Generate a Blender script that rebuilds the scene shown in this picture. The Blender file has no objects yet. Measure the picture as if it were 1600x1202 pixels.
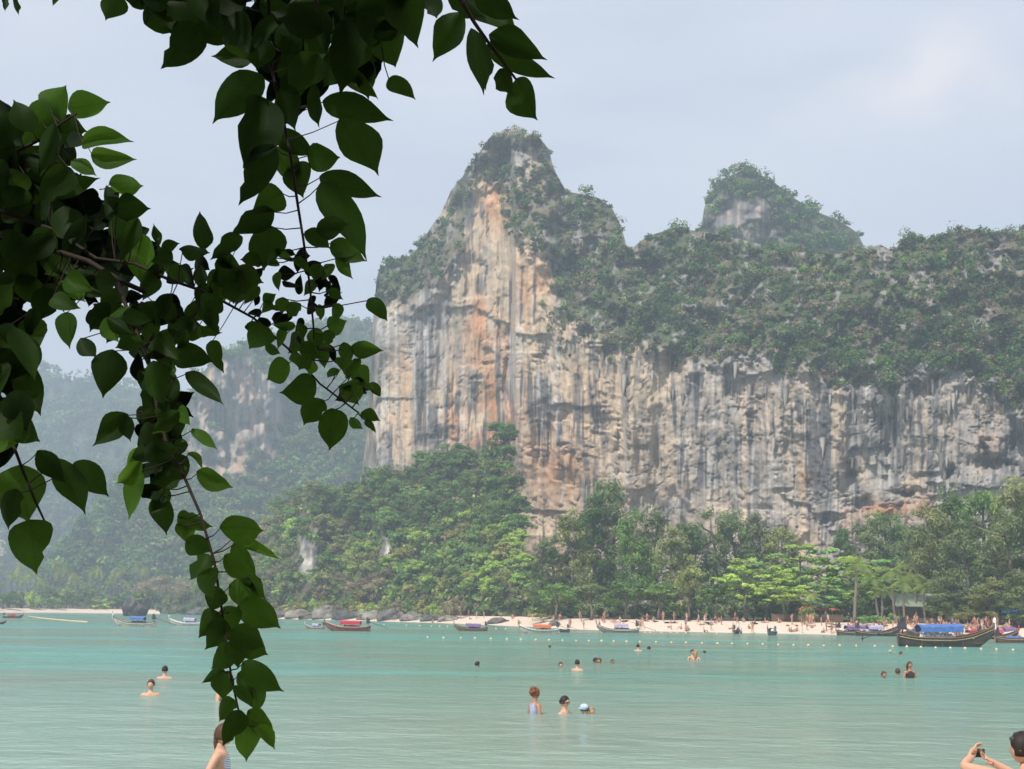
import bpy, bmesh, math, random
import numpy as np
from mathutils import Vector, Matrix

random.seed(7)
rng = np.random.default_rng(7)
sc = bpy.context.scene
COL = sc.collection

# ------------------------------------------------------------------ camera
F = 2000.0                       # focal length in photo pixels (1600 wide)
CAMZ = 2.8
PITCH = math.atan((955 - 601) / F)
ROLL = 0.012
cam_d = bpy.data.cameras.new('camera')
cam_d.sensor_fit = 'HORIZONTAL'
cam_d.sensor_width = 36.0
cam_d.lens = 36.0 * F / 1600.0
cam_d.clip_start = 0.05
cam_d.clip_end = 12000
cam_d.dof.use_dof = True
cam_d.dof.focus_distance = 2.8
cam_d.dof.aperture_fstop = 60.0
cam = bpy.data.objects.new('camera', cam_d)
COL.objects.link(cam)
ROT = Matrix.Rotation(math.pi / 2 + PITCH, 3, 'X') @ Matrix.Rotation(ROLL, 3, 'Z')
cam.matrix_world = Matrix.Translation((0, 0, CAMZ)) @ ROT.to_4x4()
sc.camera = cam

# ------------------------------------------------------------------ sky and sun
SUN_EL = math.radians(53)
SUN_AZ = math.radians(212)       # compass-like, clockwise from +Y: behind the camera, to the left
sun_dir = Vector((math.sin(SUN_AZ) * math.cos(SUN_EL), math.cos(SUN_AZ) * math.cos(SUN_EL), math.sin(SUN_EL)))
world = bpy.data.worlds.new('World')
sc.world = world
world.use_nodes = True
wn, wl = world.node_tree.nodes, world.node_tree.links
wn.clear()
w_out = wn.new('ShaderNodeOutputWorld')
w_bg = wn.new('ShaderNodeBackground')
w_bg.inputs['Strength'].default_value = 0.12
w_sky = wn.new('ShaderNodeTexSky')
w_sky.sky_type = 'NISHITA'
w_sky.sun_disc = False
w_sky.sun_elevation = SUN_EL
w_sky.sun_rotation = SUN_AZ
w_sky.dust_density = 3.0
w_sky.air_density = 1.0
w_tc = wn.new('ShaderNodeTexCoord')
w_map = wn.new('ShaderNodeMapping')
w_map.inputs['Scale'].default_value = (1.6, 1.6, 6.0)
w_map.inputs['Location'].default_value = (3.1, 0.4, 0.55)
w_noise = wn.new('ShaderNodeTexNoise')
w_noise.inputs['Scale'].default_value = 1.7
w_noise.inputs['Detail'].default_value = 5.0
w_ramp = wn.new('ShaderNodeValToRGB')
w_ramp.color_ramp.elements[0].position = 0.40
w_ramp.color_ramp.elements[1].position = 0.75
w_veil = wn.new('ShaderNodeMixRGB')           # milky tropical veil over the blue
w_veil.inputs['Fac'].default_value = 0.82
w_veil.inputs['Color2'].default_value = (4.55, 4.82, 5.55, 1)
w_cl = wn.new('ShaderNodeMixRGB')
w_cl.inputs['Color2'].default_value = (5.2, 5.35, 6.0, 1)
w_cf = wn.new('ShaderNodeMath'); w_cf.operation = 'MULTIPLY'; w_cf.inputs[1].default_value = 0.75
wl.new(w_tc.outputs['Generated'], w_map.inputs['Vector'])
wl.new(w_map.outputs['Vector'], w_noise.inputs['Vector'])
wl.new(w_noise.outputs['Fac'], w_ramp.inputs['Fac'])
wl.new(w_ramp.outputs['Color'], w_cf.inputs[0])
wl.new(w_sky.outputs['Color'], w_veil.inputs['Color1'])
wl.new(w_veil.outputs['Color'], w_cl.inputs['Color1'])
wl.new(w_cf.outputs[0], w_cl.inputs['Fac'])
# one soft warm cloud bank in the upper right of the view
w_dot = wn.new('ShaderNodeVectorMath'); w_dot.operation = 'DISTANCE'
w_dot.inputs[1].default_value = ROT @ Vector(((1400 - 800) / F, (601 - 150) / F, -1)).normalized()
w_sq = wn.new('ShaderNodeVectorMath'); w_sq.operation = 'MULTIPLY_ADD'; w_sq.inputs[1].default_value = (0.16, 0.16, 0.16)
w_n2 = wn.new('ShaderNodeTexNoise'); w_n2.inputs['Scale'].default_value = 7.0; w_n2.inputs['Detail'].default_value = 6.0
wl.new(w_tc.outputs['Generated'], w_n2.inputs['Vector'])
wl.new(w_n2.outputs['Color'], w_sq.inputs[0]); wl.new(w_tc.outputs['Generated'], w_sq.inputs[2])
w_off = wn.new('ShaderNodeVectorMath'); w_off.operation = 'SUBTRACT'; w_off.inputs[1].default_value = (0.08, 0.08, 0.08)
wl.new(w_sq.outputs['Vector'], w_off.inputs[0]); 
w_df = wn.new('ShaderNodeVectorMath'); w_df.operation = 'SUBTRACT'; w_df.inputs[1].default_value = w_dot.inputs[1].default_value
w_fl = wn.new('ShaderNodeVectorMath'); w_fl.operation = 'MULTIPLY'; w_fl.inputs[1].default_value = (1.0, 1.0, 2.6)
wl.new(w_off.outputs['Vector'], w_df.inputs[0]); wl.new(w_df.outputs['Vector'], w_fl.inputs[0])
w_dot.inputs[1].default_value = (0, 0, 0)
wl.new(w_fl.outputs['Vector'], w_dot.inputs[0])
w_mr = wn.new('ShaderNodeMapRange'); w_mr.interpolation_type = 'SMOOTHSTEP'
w_mr.inputs['From Min'].default_value = 0.10; w_mr.inputs['From Max'].default_value = 0.0; w_mr.inputs['To Max'].default_value = 0.6
wl.new(w_dot.outputs['Value'], w_mr.inputs['Value'])
w_cb = wn.new('ShaderNodeMixRGB'); w_cb.inputs['Color2'].default_value = (6.4, 5.95, 5.95, 1)
wl.new(w_mr.outputs['Result'], w_cb.inputs['Fac']); wl.new(w_cl.outputs['Color'], w_cb.inputs['Color1'])
wl.new(w_cb.outputs['Color'], w_bg.inputs['Color'])
wl.new(w_bg.outputs['Background'], w_out.inputs['Surface'])

sun_d = bpy.data.lights.new('sun', 'SUN')
sun_d.energy = 4.0
sun_d.angle = math.radians(0.8)
sun_d.color = (1.0, 0.95, 0.87)
sun = bpy.data.objects.new('sun', sun_d)
COL.objects.link(sun)
sun.rotation_euler = (-sun_dir).to_track_quat('-Z', 'Y').to_euler()
sun.location = (-60, -60, 120)

sc.view_settings.view_transform = 'Standard'
sc.view_settings.look = 'None'
sc.view_settings.gamma = 1.0
sc.view_settings.exposure = 0.5
sc.view_settings.use_curve_mapping = False
HAZE_DENSITY = 0.00068

# ------------------------------------------------------------------ helpers
RN = np.array(ROT)

def rays(px, py):
    px = np.asarray(px, float); py = np.asarray(py, float)
    v = np.stack([(px - 800) / F, (601 - py) / F, -np.ones_like(px + py)], -1)
    d = v @ RN.T
    return d / d[..., 1:2]

def at(px, py, Y):
    d = rays(px, py)
    return np.array([0, 0, CAMZ]) + d * np.asarray(Y, float)[..., None]

def ground(px, py, z=0.0):
    d = rays(px, py)
    t = (z - CAMZ) / d[..., 2]
    return np.array([0, 0, CAMZ]) + d * np.asarray(t)[..., None]

def project(P):
    P = np.asarray(P, float) - np.array([0, 0, CAMZ])
    c = P @ RN
    zz = np.minimum(c[..., 2], -1e-4)
    return 800 + F * c[..., 0] / -zz, 601 - F * c[..., 1] / -zz

def smooth(a, b, x):
    t = np.clip((x - a) / (b - a), 0, 1)
    return t * t * (3 - 2 * t)

def vn(x, y, seed=0):
    xi = np.floor(x).astype(np.int64); yi = np.floor(y).astype(np.int64)
    fx = x - xi; fy = y - yi
    fx = fx * fx * (3 - 2 * fx); fy = fy * fy * (3 - 2 * fy)
    def h(a, b):
        n = (a * 374761393 + b * 668265263 + seed * 1442695041) & 0x7fffffff
        n = ((n ^ (n >> 13)) * 1274126177) & 0x7fffffff
        n = ((n ^ (n >> 15)) * 461845907) & 0x7fffffff
        return ((n >> 7) & 0xffff) / 65535.0
    return (h(xi, yi) * (1 - fx) + h(xi + 1, yi) * fx) * (1 - fy) + (h(xi, yi + 1) * (1 - fx) + h(xi + 1, yi + 1) * fx) * fy

def fbm(x, y, seed=0, oct=4):
    a = 0.5; s = 0; t = 0
    for i in range(oct):
        s = s + a * vn(x, y, seed + i * 17); t += a
        x = x * 2.03 + 5.3; y = y * 2.03 + 1.7; a *= 0.55
    return s / t

def gauss(x, y, cx, cy, sx, sy):
    return np.exp(-((x - cx) / sx) ** 2 - ((y - cy) / sy) ** 2)

def lerp(a, b, t):
    return a + (b - a) * t

def poly(pts):
    p = np.array(pts, float)
    return lambda x: np.interp(x, p[:, 0], p[:, 1])

def tag(o, label=None, cat=None, group=None, kind=None):
    if label: o['label'] = label
    if cat: o['category'] = cat
    if group: o['group'] = group
    if kind: o['kind'] = kind
    return o

def mesh_np(name, V, faces, cols=None, mats=(), smooth_shade=False, midx=None):
    """faces: (n,k) int array or list of such arrays"""
    if not isinstance(faces, (list, tuple)): faces = [faces]
    me = bpy.data.meshes.new(name)
    V = np.asarray(V, np.float32)
    me.vertices.add(len(V)); me.vertices.foreach_set('co', V.ravel())
    loops = np.concatenate([np.asarray(f).ravel() for f in faces]).astype(np.int32)
    starts = []; off = 0
    for f in faces:
        f = np.asarray(f); n, k = f.shape
        starts.append(off + np.arange(n) * k); off += n * k
    starts = np.concatenate(starts).astype(np.int32)
    me.loops.add(len(loops)); me.loops.foreach_set('vertex_index', loops)
    me.polygons.add(len(starts)); me.polygons.foreach_set('loop_start', starts)
    if midx is not None: me.polygons.foreach_set('material_index', np.asarray(midx, np.int32))
    me.polygons.foreach_set('use_smooth', np.full(len(starts), smooth_shade))
    me.update(calc_edges=True)
    if cols is not None:
        ca = me.color_attributes.new('tint', 'FLOAT_COLOR', 'POINT')
        c4 = np.ones((len(V), 4), np.float32); c4[:, :3] = cols
        ca.data.foreach_set('color', c4.ravel())
    for m in mats: me.materials.append(m)
    return me

def link(name, me, parent=None, loc=None):
    o = bpy.data.objects.new(name, me)
    COL.objects.link(o)
    if parent is not None: o.parent = parent
    if loc is not None: o.location = loc
    return o

def empty(name, loc=(0, 0, 0), rz=0.0):
    o = bpy.data.objects.new(name, None)
    o.empty_display_size = 0.3
    COL.objects.link(o); o.location = loc; o.rotation_euler = (0, 0, rz)
    return o

class MB:
    """collects shapes for one mesh"""
    def __init__(s): s.v = []; s.f = []; s.m = []
    def add(s, V, Fs, m=0):
        b = len(s.v); s.v += [tuple(v) for v in V]
        for f in Fs: s.f.append(tuple(b + i for i in f)); s.m.append(m)
    def box(s, c, size, rz=0.0, m=0, taper=1.0):
        hx, hy, hz = size[0] / 2, size[1] / 2, size[2] / 2
        V = []
        for z in (-1, 1):
            k = taper if z > 0 else 1
            for x, y in ((-1, -1), (1, -1), (1, 1), (-1, 1)):
                X, Yv = x * hx * k, y * hy * k
                V.append((c[0] + X * math.cos(rz) - Yv * math.sin(rz), c[1] + X * math.sin(rz) + Yv * math.cos(rz), c[2] + z * hz))
        s.add(V, [(3, 2, 1, 0), (4, 5, 6, 7), (0, 1, 5, 4), (1, 2, 6, 5), (2, 3, 7, 6), (3, 0, 4, 7)], m)
    def tube(s, pts, rad, n=6, m=0, cap=True):
        pts = [Vector(p) for p in pts]
        if not hasattr(rad, '__len__'): rad = [rad] * len(pts)
        V = []; Fs = []
        prev = None
        for i, p in enumerate(pts):
            d = (pts[min(i + 1, len(pts) - 1)] - pts[max(i - 1, 0)])
            d = d.normalized() if d.length > 1e-9 else Vector((0, 0, 1))
            if prev is None:
                a = d.cross(Vector((0, 0, 1)) if abs(d.z) < 0.9 else Vector((1, 0, 0))).normalized()
            else:
                a = (prev - d * prev.dot(d)).normalized()
            prev = a
            b = d.cross(a)
            for k in range(n):
                t = 2 * math.pi * k / n
                V.append(p + (a * math.cos(t) + b * math.sin(t)) * rad[i])
        for i in range(len(pts) - 1):
            for k in range(n):
                Fs.append((i * n + k, i * n + (k + 1) % n, (i + 1) * n + (k + 1) % n, (i + 1) * n + k))
        if cap:
            Fs.append(tuple(range(n - 1, -1, -1)))
            Fs.append(tuple((len(pts) - 1) * n + k for k in range(n)))
        s.add(V, Fs, m)
    def ball(s, c, r, nu=10, nv=7, m=0, fn=None):
        V = []; Fs = []
        r = r if hasattr(r, '__len__') else (r, r, r)
        for j in range(nv + 1):
            ph = math.pi * j / nv
            for i in range(nu):
                th = 2 * math.pi * i / nu
                u = Vector((math.sin(ph) * math.cos(th), math.sin(ph) * math.sin(th), math.cos(ph)))
                k = fn(u) if fn else 1.0
                V.append((c[0] + u.x * r[0] * k, c[1] + u.y * r[1] * k, c[2] + u.z * r[2] * k))
        for j in range(nv):
            for i in range(nu):
                Fs.append((j * nu + i, (j + 1) * nu + i, (j + 1) * nu + (i + 1) % nu, j * nu + (i + 1) % nu))
        s.add(V, Fs, m)
    def mesh(s, name, mats, smooth_shade=False):
        me = bpy.data.meshes.new(name)
        me.from_pydata(s.v, [], s.f)
        if not hasattr(mats, '__len__'): mats = [mats]
        for m in mats: me.materials.append(m)
        me.polygons.foreach_set('material_index', s.m)
        me.polygons.foreach_set('use_smooth', [smooth_shade] * len(s.f))
        me.update()
        return me
    def build(s, name, mats, parent=None, smooth_shade=False, loc=None):
        return link(name, s.mesh(name, mats, smooth_shade), parent, loc)

# ------------------------------------------------------------------ materials
def new_mat(name):
    m = bpy.data.materials.new(name); m.use_nodes = True
    n, l = m.node_tree.nodes, m.node_tree.links
    n.clear()
    out = n.new('ShaderNodeOutputMaterial')
    return m, n, l, out

def plain(name, col, rough=0.7, var=0.12, scale=6.0, bump=0.0, spec=0.3, objcol=False):
    """one colour with a procedural mottling"""
    m, n, l, out = new_mat(name)
    p = n.new('ShaderNodeBsdfPrincipled')
    p.inputs['Roughness'].default_value = rough
    p.inputs['Specular IOR Level'].default_value = spec
    tc = n.new('ShaderNodeTexCoord')
    nz = n.new('ShaderNodeTexNoise'); nz.inputs['Scale'].default_value = scale; nz.inputs['Detail'].default_value = 5
    l.new(tc.outputs['Object'], nz.inputs['Vector'])
    mr = n.new('ShaderNodeMapRange')
    mr.inputs['To Min'].default_value = 1 - var * 2; mr.inputs['To Max'].default_value = 1 + var * 2
    l.new(nz.outputs['Fac'], mr.inputs['Value'])
    mx = n.new('ShaderNodeMixRGB'); mx.blend_type = 'MULTIPLY'; mx.inputs['Fac'].default_value = 1
    mx.inputs['Color1'].default_value = (*col, 1)
    l.new(mr.outputs['Result'], mx.inputs['Color2'])
    if objcol:
        oi = n.new('ShaderNodeObjectInfo')
        l.new(oi.outputs['Color'], mx.inputs['Color1'])
    l.new(mx.outputs['Color'], p.inputs['Base Color'])
    if bump:
        b = n.new('ShaderNodeBump'); b.inputs['Strength'].default_value = bump
        l.new(nz.outputs['Fac'], b.inputs['Height']); l.new(b.outputs['Normal'], p.inputs['Normal'])
    l.new(p.outputs['BSDF'], out.inputs['Surface'])
    return m

def foliage_mat(name, trans=0.3):
    m, n, l, out = new_mat(name)
    at_ = n.new('ShaderNodeAttribute'); at_.attribute_name = 'tint'
    oi = n.new('ShaderNodeObjectInfo')
    mx = n.new('ShaderNodeMixRGB'); mx.blend_type = 'MULTIPLY'; mx.inputs['Fac'].default_value = 1
    l.new(at_.outputs['Color'], mx.inputs['Color1']); l.new(oi.outputs['Color'], mx.inputs['Color2'])
    d = n.new('ShaderNodeBsdfDiffuse'); t = n.new('ShaderNodeBsdfTranslucent')
    l.new(mx.outputs['Color'], d.inputs['Color'])
    br = n.new('ShaderNodeMixRGB'); br.blend_type = 'MULTIPLY'; br.inputs['Fac'].default_value = 1
    br.inputs['Color2'].default_value = (1.25, 1.3, 0.7, 1)
    l.new(mx.outputs['Color'], br.inputs['Color1']); l.new(br.outputs['Color'], t.inputs['Color'])
    ms = n.new('ShaderNodeMixShader'); ms.inputs['Fac'].default_value = trans
    l.new(d.outputs['BSDF'], ms.inputs[1]); l.new(t.outputs['BSDF'], ms.inputs[2])
    l.new(ms.outputs['Shader'], out.inputs['Surface'])
    return m

def rock_mat(name, scale=0.25, zs=0.12, amt=0.35, bump=0.6):
    """tinted limestone: vertex tint x vertically stretched grain"""
    m, n, l, out = new_mat(name)
    at_ = n.new('ShaderNodeAttribute'); at_.attribute_name = 'tint'
    tc = n.new('ShaderNodeTexCoord')
    mp = n.new('ShaderNodeMapping'); mp.inputs['Scale'].default_value = (1, 1, zs)
    l.new(tc.outputs['Object'], mp.inputs['Vector'])
    nz = n.new('ShaderNodeTexNoise'); nz.inputs['Scale'].default_value = scale; nz.inputs['Detail'].default_value = 8; nz.inputs['Roughness'].default_value = 0.65
    l.new(mp.outputs['Vector'], nz.inputs['Vector'])
    n2 = n.new('ShaderNodeTexNoise'); n2.inputs['Scale'].default_value = scale * 1.4; n2.inputs['Detail'].default_value = 8; n2.inputs['Roughness'].default_value = 0.7
    l.new(tc.outputs['Object'], n2.inputs['Vector'])
    mr = n.new('ShaderNodeMapRange'); mr.inputs['From Min'].default_value = 0.3; mr.inputs['From Max'].default_value = 0.7
    mr.inputs['To Min'].default_value = 1 - amt; mr.inputs['To Max'].default_value = 1 + amt
    l.new(nz.outputs['Fac'], mr.inputs['Value'])
    mr2 = n.new('ShaderNodeMapRange'); mr2.inputs['From Min'].default_value = 0.3; mr2.inputs['From Max'].default_value = 0.7
    mr2.inputs['To Min'].default_value = 1 - amt * 0.6; mr2.inputs['To Max'].default_value = 1 + amt * 0.6
    l.new(n2.outputs['Fac'], mr2.inputs['Value'])
    mm = n.new('ShaderNodeMath'); mm.operation = 'MULTIPLY'
    l.new(mr.outputs['Result'], mm.inputs[0]); l.new(mr2.outputs['Result'], mm.inputs[1])
    mx = n.new('ShaderNodeMixRGB'); mx.blend_type = 'MULTIPLY'; mx.inputs['Fac'].default_value = 1
    l.new(at_.outputs['Color'], mx.inputs['Color1']); l.new(mm.outputs[0], mx.inputs['Color2'])
    p = n.new('ShaderNodeBsdfPrincipled'); p.inputs['Roughness'].default_value = 0.9; p.inputs['Specular IOR Level'].default_value = 0.15
    l.new(mx.outputs['Color'], p.inputs['Base Color'])
    b = n.new('ShaderNodeBump'); b.inputs['Strength'].default_value = bump; b.inputs['Distance'].default_value = 1.0
    ad = n.new('ShaderNodeMath'); ad.operation = 'ADD'
    l.new(nz.outputs['Fac'], ad.inputs[0]); l.new(n2.outputs['Fac'], ad.inputs[1])
    l.new(ad.outputs[0], b.inputs['Height']); l.new(b.outputs['Normal'], p.inputs['Normal'])
    l.new(p.outputs['BSDF'], out.inputs['Surface'])
    return m

M_FOL = foliage_mat('foliage', 0.38)
M_ROCK = rock_mat('limestone', 0.5, 0.12, 0.26, 0.35)
M_FARROCK = rock_mat('far_limestone', 0.12, 0.2, 0.3, 0.5)
M_SAND = plain('sand', (0.62, 0.50, 0.40), 0.95, 0.08, 0.7, 0.15)
M_SOIL = plain('forest_soil', (0.10, 0.09, 0.05), 0.95, 0.2, 0.2)
M_BARK = plain('bark', (0.16, 0.13, 0.10), 0.9, 0.2, 5.0, 0.4)
M_DARKBARK = plain('dark_bark', (0.022, 0.014, 0.010), 0.8, 0.25, 60.0, 0.3)
M_PALMBARK = plain('palm_bark', (0.19, 0.16, 0.125), 0.9, 0.2, 4.0, 0.3)

# ------------------------------------------------------------------ leaf clouds
def leaf_cloud(centers, radii, nl, size, cols, lobes=7, droop=0.0, elong=0.65, jit=0.28, up=0.35, spread=0.62, r=rng, flat=0.0):
    """crowns of many small faces; returns verts, quads, colours"""
    C = np.asarray(centers, float); N = len(C)
    R = np.broadcast_to(np.asarray(radii, float), (N, 3))
    cols = np.broadcast_to(np.asarray(cols, float), (N, 3))
    lb = r.normal(size=(N, lobes, 3)); lb /= np.linalg.norm(lb, axis=-1, keepdims=True)
    lb[..., 2] = lb[..., 2] * 0.75 + 0.2
    lb *= r.uniform(0.55, 1.0, (N, lobes, 1))
    lc = 1 + jit * r.normal(size=(N, lobes, 1)) * 0.8
    li = r.integers(0, lobes, (N, nl))
    ii = np.arange(N)[:, None]
    L = lb[ii, li]
    u = r.normal(size=(N, nl, 3)); u /= np.linalg.norm(u, axis=-1, keepdims=True)
    rad = r.uniform(0.35, 1.0, (N, nl, 1)) ** 0.6
    off = L * spread + u * rad * (0.30 + 0.28 * r.random((N, lobes, 1))[ii, li]) * np.array([1, 1, 1 - flat])
    P = C[:, None] + off * R[:, None]
    nrm = u * 0.75 + L * 0.45 + np.array([0, 0, up]) + r.normal(size=u.shape) * 0.35
    nrm /= np.linalg.norm(nrm, axis=-1, keepdims=True)
    t = r.normal(size=u.shape); t[..., 2] -= droop
    t -= nrm * (t * nrm).sum(-1, keepdims=True); t /= np.linalg.norm(t, axis=-1, keepdims=True)
    b = np.cross(nrm, t)
    s = np.broadcast_to(np.asarray(size, float).reshape(-1, 1, 1), (N, nl, 1)) * r.uniform(0.6, 1.35, (N, nl, 1))
    q = np.stack([P - t * s, P + b * s * elong, P + t * s, P - b * s * elong], 2)
    cc = cols[:, None] * lc[ii, li] * (1 + jit * r.normal(size=(N, nl, 1)) * 0.7)
    cc = np.clip(cc, 0.004, 0.6)
    cc = np.repeat(cc[:, :, None], 4, 2)
    V = q.reshape(-1, 3)
    Fq = np.arange(len(V)).reshape(-1, 4)
    return V, Fq, cc.reshape(-1, 3)

GREENS = {
    'dark': (0.065, 0.125, 0.042), 'mid': (0.10, 0.18, 0.052), 'light': (0.15, 0.25, 0.065),
    'bright': (0.18, 0.30, 0.075), 'olive': (0.145, 0.175, 0.066), 'dry': (0.22, 0.18, 0.125), 'yellow': (0.25, 0.25, 0.08)}

def palette(n, weights, r=rng):
    ks = list(weights); w = np.array([weights[k] for k in ks], float); w /= w.sum()
    tab = np.array([GREENS[k] for k in ks])
    idx = r.choice(len(ks), n, p=w)
    return tab[idx] * r.uniform(0.75, 1.25, (n, 1))

# ------------------------------------------------------------------ terrain sheets
shore = np.array([(-260, 957), (-60, 957), (100, 957.5), (300, 960), (400, 965.5), (470, 968), (590, 971), (700, 974), (800, 978), (900, 984),
                  (1000, 986), (1100, 988), (1200, 990), (1300, 992), (1400, 993), (1600, 998), (1760, 1003)], float)
_sx = np.linspace(-260, 1760, 160)
_sy = np.interp(_sx, shore[:, 0], shore[:, 1])
SH = ground(_sx, _sy, 0.0)
for _ in range(6): SH[1:-1] = (SH[:-2] + SH[1:-1] * 2 + SH[2:]) / 4
_out = SH.copy(); _out[:, 2] = 0; _out /= np.linalg.norm(_out, axis=1, keepdims=True)
_tan = np.gradient(SH, axis=0); _nrm = np.stack([-_tan[:, 1], _tan[:, 0], 0 * _tan[:, 0]], -1)
_nrm /= np.linalg.norm(_nrm, axis=1, keepdims=True)
INL = _out * 0.7 + _nrm * 0.3; INL /= np.linalg.norm(INL, axis=1, keepdims=True)

def beach_pt(px, dist):
    """a point on the far shore, dist metres inland of the waterline in picture column px"""
    i = float(np.interp(px, _sx, np.arange(len(_sx))))
    k = min(int(i), len(_sx) - 2); t = i - k
    p = SH[k] * (1 - t) + SH[k + 1] * t
    n = INL[k] * (1 - t) + INL[k + 1] * t
    z = float(np.interp(dist, [-4, 0, 14, 40, 120], [-0.4, 0.0, 1.55, 1.9, 3.0]))
    return Vector((p[0] + n[0] * dist, p[1] + n[1] * dist, z))

def grid_faces(nr, nc):
    i = np.arange(nr * nc).reshape(nr, nc)
    return np.stack([i[:-1, :-1], i[:-1, 1:], i[1:, 1:], i[1:, :-1]], -1).reshape(-1, 4)

# ground under everything, out past the last ridge
gx = np.linspace(-2600, 2600, 40); gy = np.linspace(-300, 3600, 40)
GX, GY = np.meshgrid(gx, gy)
V = np.stack([GX, GY, np.full_like(GX, -2.5)], -1).reshape(-1, 3)
g = link('ground', mesh_np('ground', V, grid_faces(40, 40), mats=[M_SOIL]))
tag(g, 'dark soil sheet under the bay and hills', 'ground', kind='structure')

# far beach: sand strip rising from the waterline, and the forest floor behind it
ds = [-30, -4, 0, 3, 7, 11, 14, 20]
rows = []
for d in ds:
    P = SH + INL * d
    P[:, 2] = np.interp(d, [-30, -4, 0, 14, 40, 120], [-2.0, -0.4, 0.0, 1.55, 1.9, 3.0]) + (0.12 * (fbm(_sx / 40, d / 3 + 0 * _sx, 3) - 0.5) if d > 0 else 0)
    rows.append(P)
V = np.concatenate(rows)
b = link('far_beach', mesh_np('far_beach', V, grid_faces(len(ds), len(_sx)), mats=[M_SAND], smooth_shade=True))
tag(b, 'pale sand beach along the far shore of the bay', 'beach', kind='structure')
rows = []
ds = [19.5, 40, 80, 140]
for d in ds:
    P = SH + INL * d
    P[:, 2] = np.interp(d, [14, 40, 120], [1.55, 1.9, 3.0]) + 0.03
    rows.append(P)
b = link('forest_floor', mesh_np('forest_floor', np.concatenate(rows), grid_faces(len(ds), len(_sx)), mats=[M_SOIL], smooth_shade=True))
tag(b, 'shaded forest floor behind the far beach', 'ground', kind='structure')

def massif(name, x0, x1, dx, ridge, yb_fn, base_y, nrows, slope_fn, disp_fn, col_fn, mat, label, back=(25, 60, 120), kind='structure', cat='cliff'):
    xs = np.arange(x0, x1 + 1e-6, dx)
    r = ridge(xs)
    v = np.linspace(0, 1, nrows)[:, None]
    PY = base_y + (r[None] - base_y) * v
    PX = np.broadcast_to(xs[None], PY.shape).copy()
    t = rays(PX, PY)[..., 2]
    Y = np.empty_like(PY); Y[0] = yb_fn(xs)
    sl = slope_fn(PX, PY)
    for k in range(1, nrows):
        s = sl[k]
        Y[k] = Y[k - 1] * (1 - s * t[k - 1]) / (1 - s * t[k])
    Y = Y + disp_fn(PX, PY)
    P = at(PX, PY, Y)
    cols = col_fn(PX, PY)
    bk = []; bc = []
    for d in back:
        q = P[-1].copy(); q[:, 1] += d; q[:, 0] += 0
        q[:, 2] = np.maximum(-2, q[:, 2] - 0.012 * d * d - 0.25 * d)
        bk.append(q); bc.append(cols[-1])
    q = P[-1].copy(); q[:, 1] += back[-1] + 30; q[:, 2] = -2; bk.append(q); bc.append(cols[-1])
    low = P[0].copy(); low[:, 2] = -2.2
    allP = np.concatenate([low[None], P, np.array(bk)]); allC = np.concatenate([cols[:1], cols, np.array(bc)])
    nr, nc = allP.shape[:2]
    me = mesh_np(name, allP.reshape(-1, 3), grid_faces(nr, nc), allC.reshape(-1, 3), [mat], True)
    o = link(name, me)
    tag(o, label, cat, kind=kind)
    return dict(o=o, P=P, PX=PX, PY=PY, xs=xs, n=nrows)

def scatter_pts(ms, n, mask, r=rng):
    """points on a terrain sheet, even in the picture's own grid, kept where mask says so"""
    P, PX, PY = ms['P'], ms['PX'], ms['PY']
    nr, nc = PX.shape
    # weight by cell height so that squeezed columns do not crowd
    h = np.abs(PY[0] - PY[-1]); w = h / h.sum()
    c = r.choice(nc, n, p=w); k = r.integers(0, nr, n)
    x = PX[k, c]; y = PY[k, c]
    keep = r.random(n) < mask(x, y)
    return P[k[keep], c[keep]], x[keep], y[keep]

# ---- the big wall
ridge_main = poly([(558, 800), (562, 752), (566, 735), (571, 690), (577, 620), (583, 500), (588, 440), (592, 420), (610, 410), (640, 400), (655, 386), (672, 357),
                   (690, 332), (705, 297), (722, 277), (745, 243), (765, 215), (790, 201), (815, 206), (840, 211), (858, 234), (865, 264),
                   (875, 282), (885, 299), (905, 303), (930, 308), (955, 323), (970, 352), (980, 388), (990, 386), (1010, 370), (1050, 357),
                   (1100, 362), (1160, 375), (1230, 392), (1300, 398), (1352, 390), (1375, 382), (1395, 392), (1420, 368), (1450, 375), (1480, 364),
                   (1520, 358), (1560, 363), (1600, 360), (1660, 372), (1760, 400)])
yb_main = poly([(558, 500), (566, 478), (585, 462), (640, 452), (720, 446), (780, 440), (797, 432), (806, 402), (830, 394), (900, 388), (1000, 372), (1100, 360), (1300, 335), (1600, 305), (1760, 292)])
cline = poly([(560, 476), (590, 478), (640, 476), (690, 440), (722, 395), (732, 310), (742, 282), (775, 300), (785, 330), (805, 375), (850, 395), (872, 470), (900, 515), (950, 545),
              (1000, 540), (1050, 560), (1100, 575), (1150, 562), (1200, 556), (1250, 582), (1300, 598), (1350, 590), (1400, 595), (1450, 570), (1500, 585), (1560, 612), (1600, 655), (1760, 720)])

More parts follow.
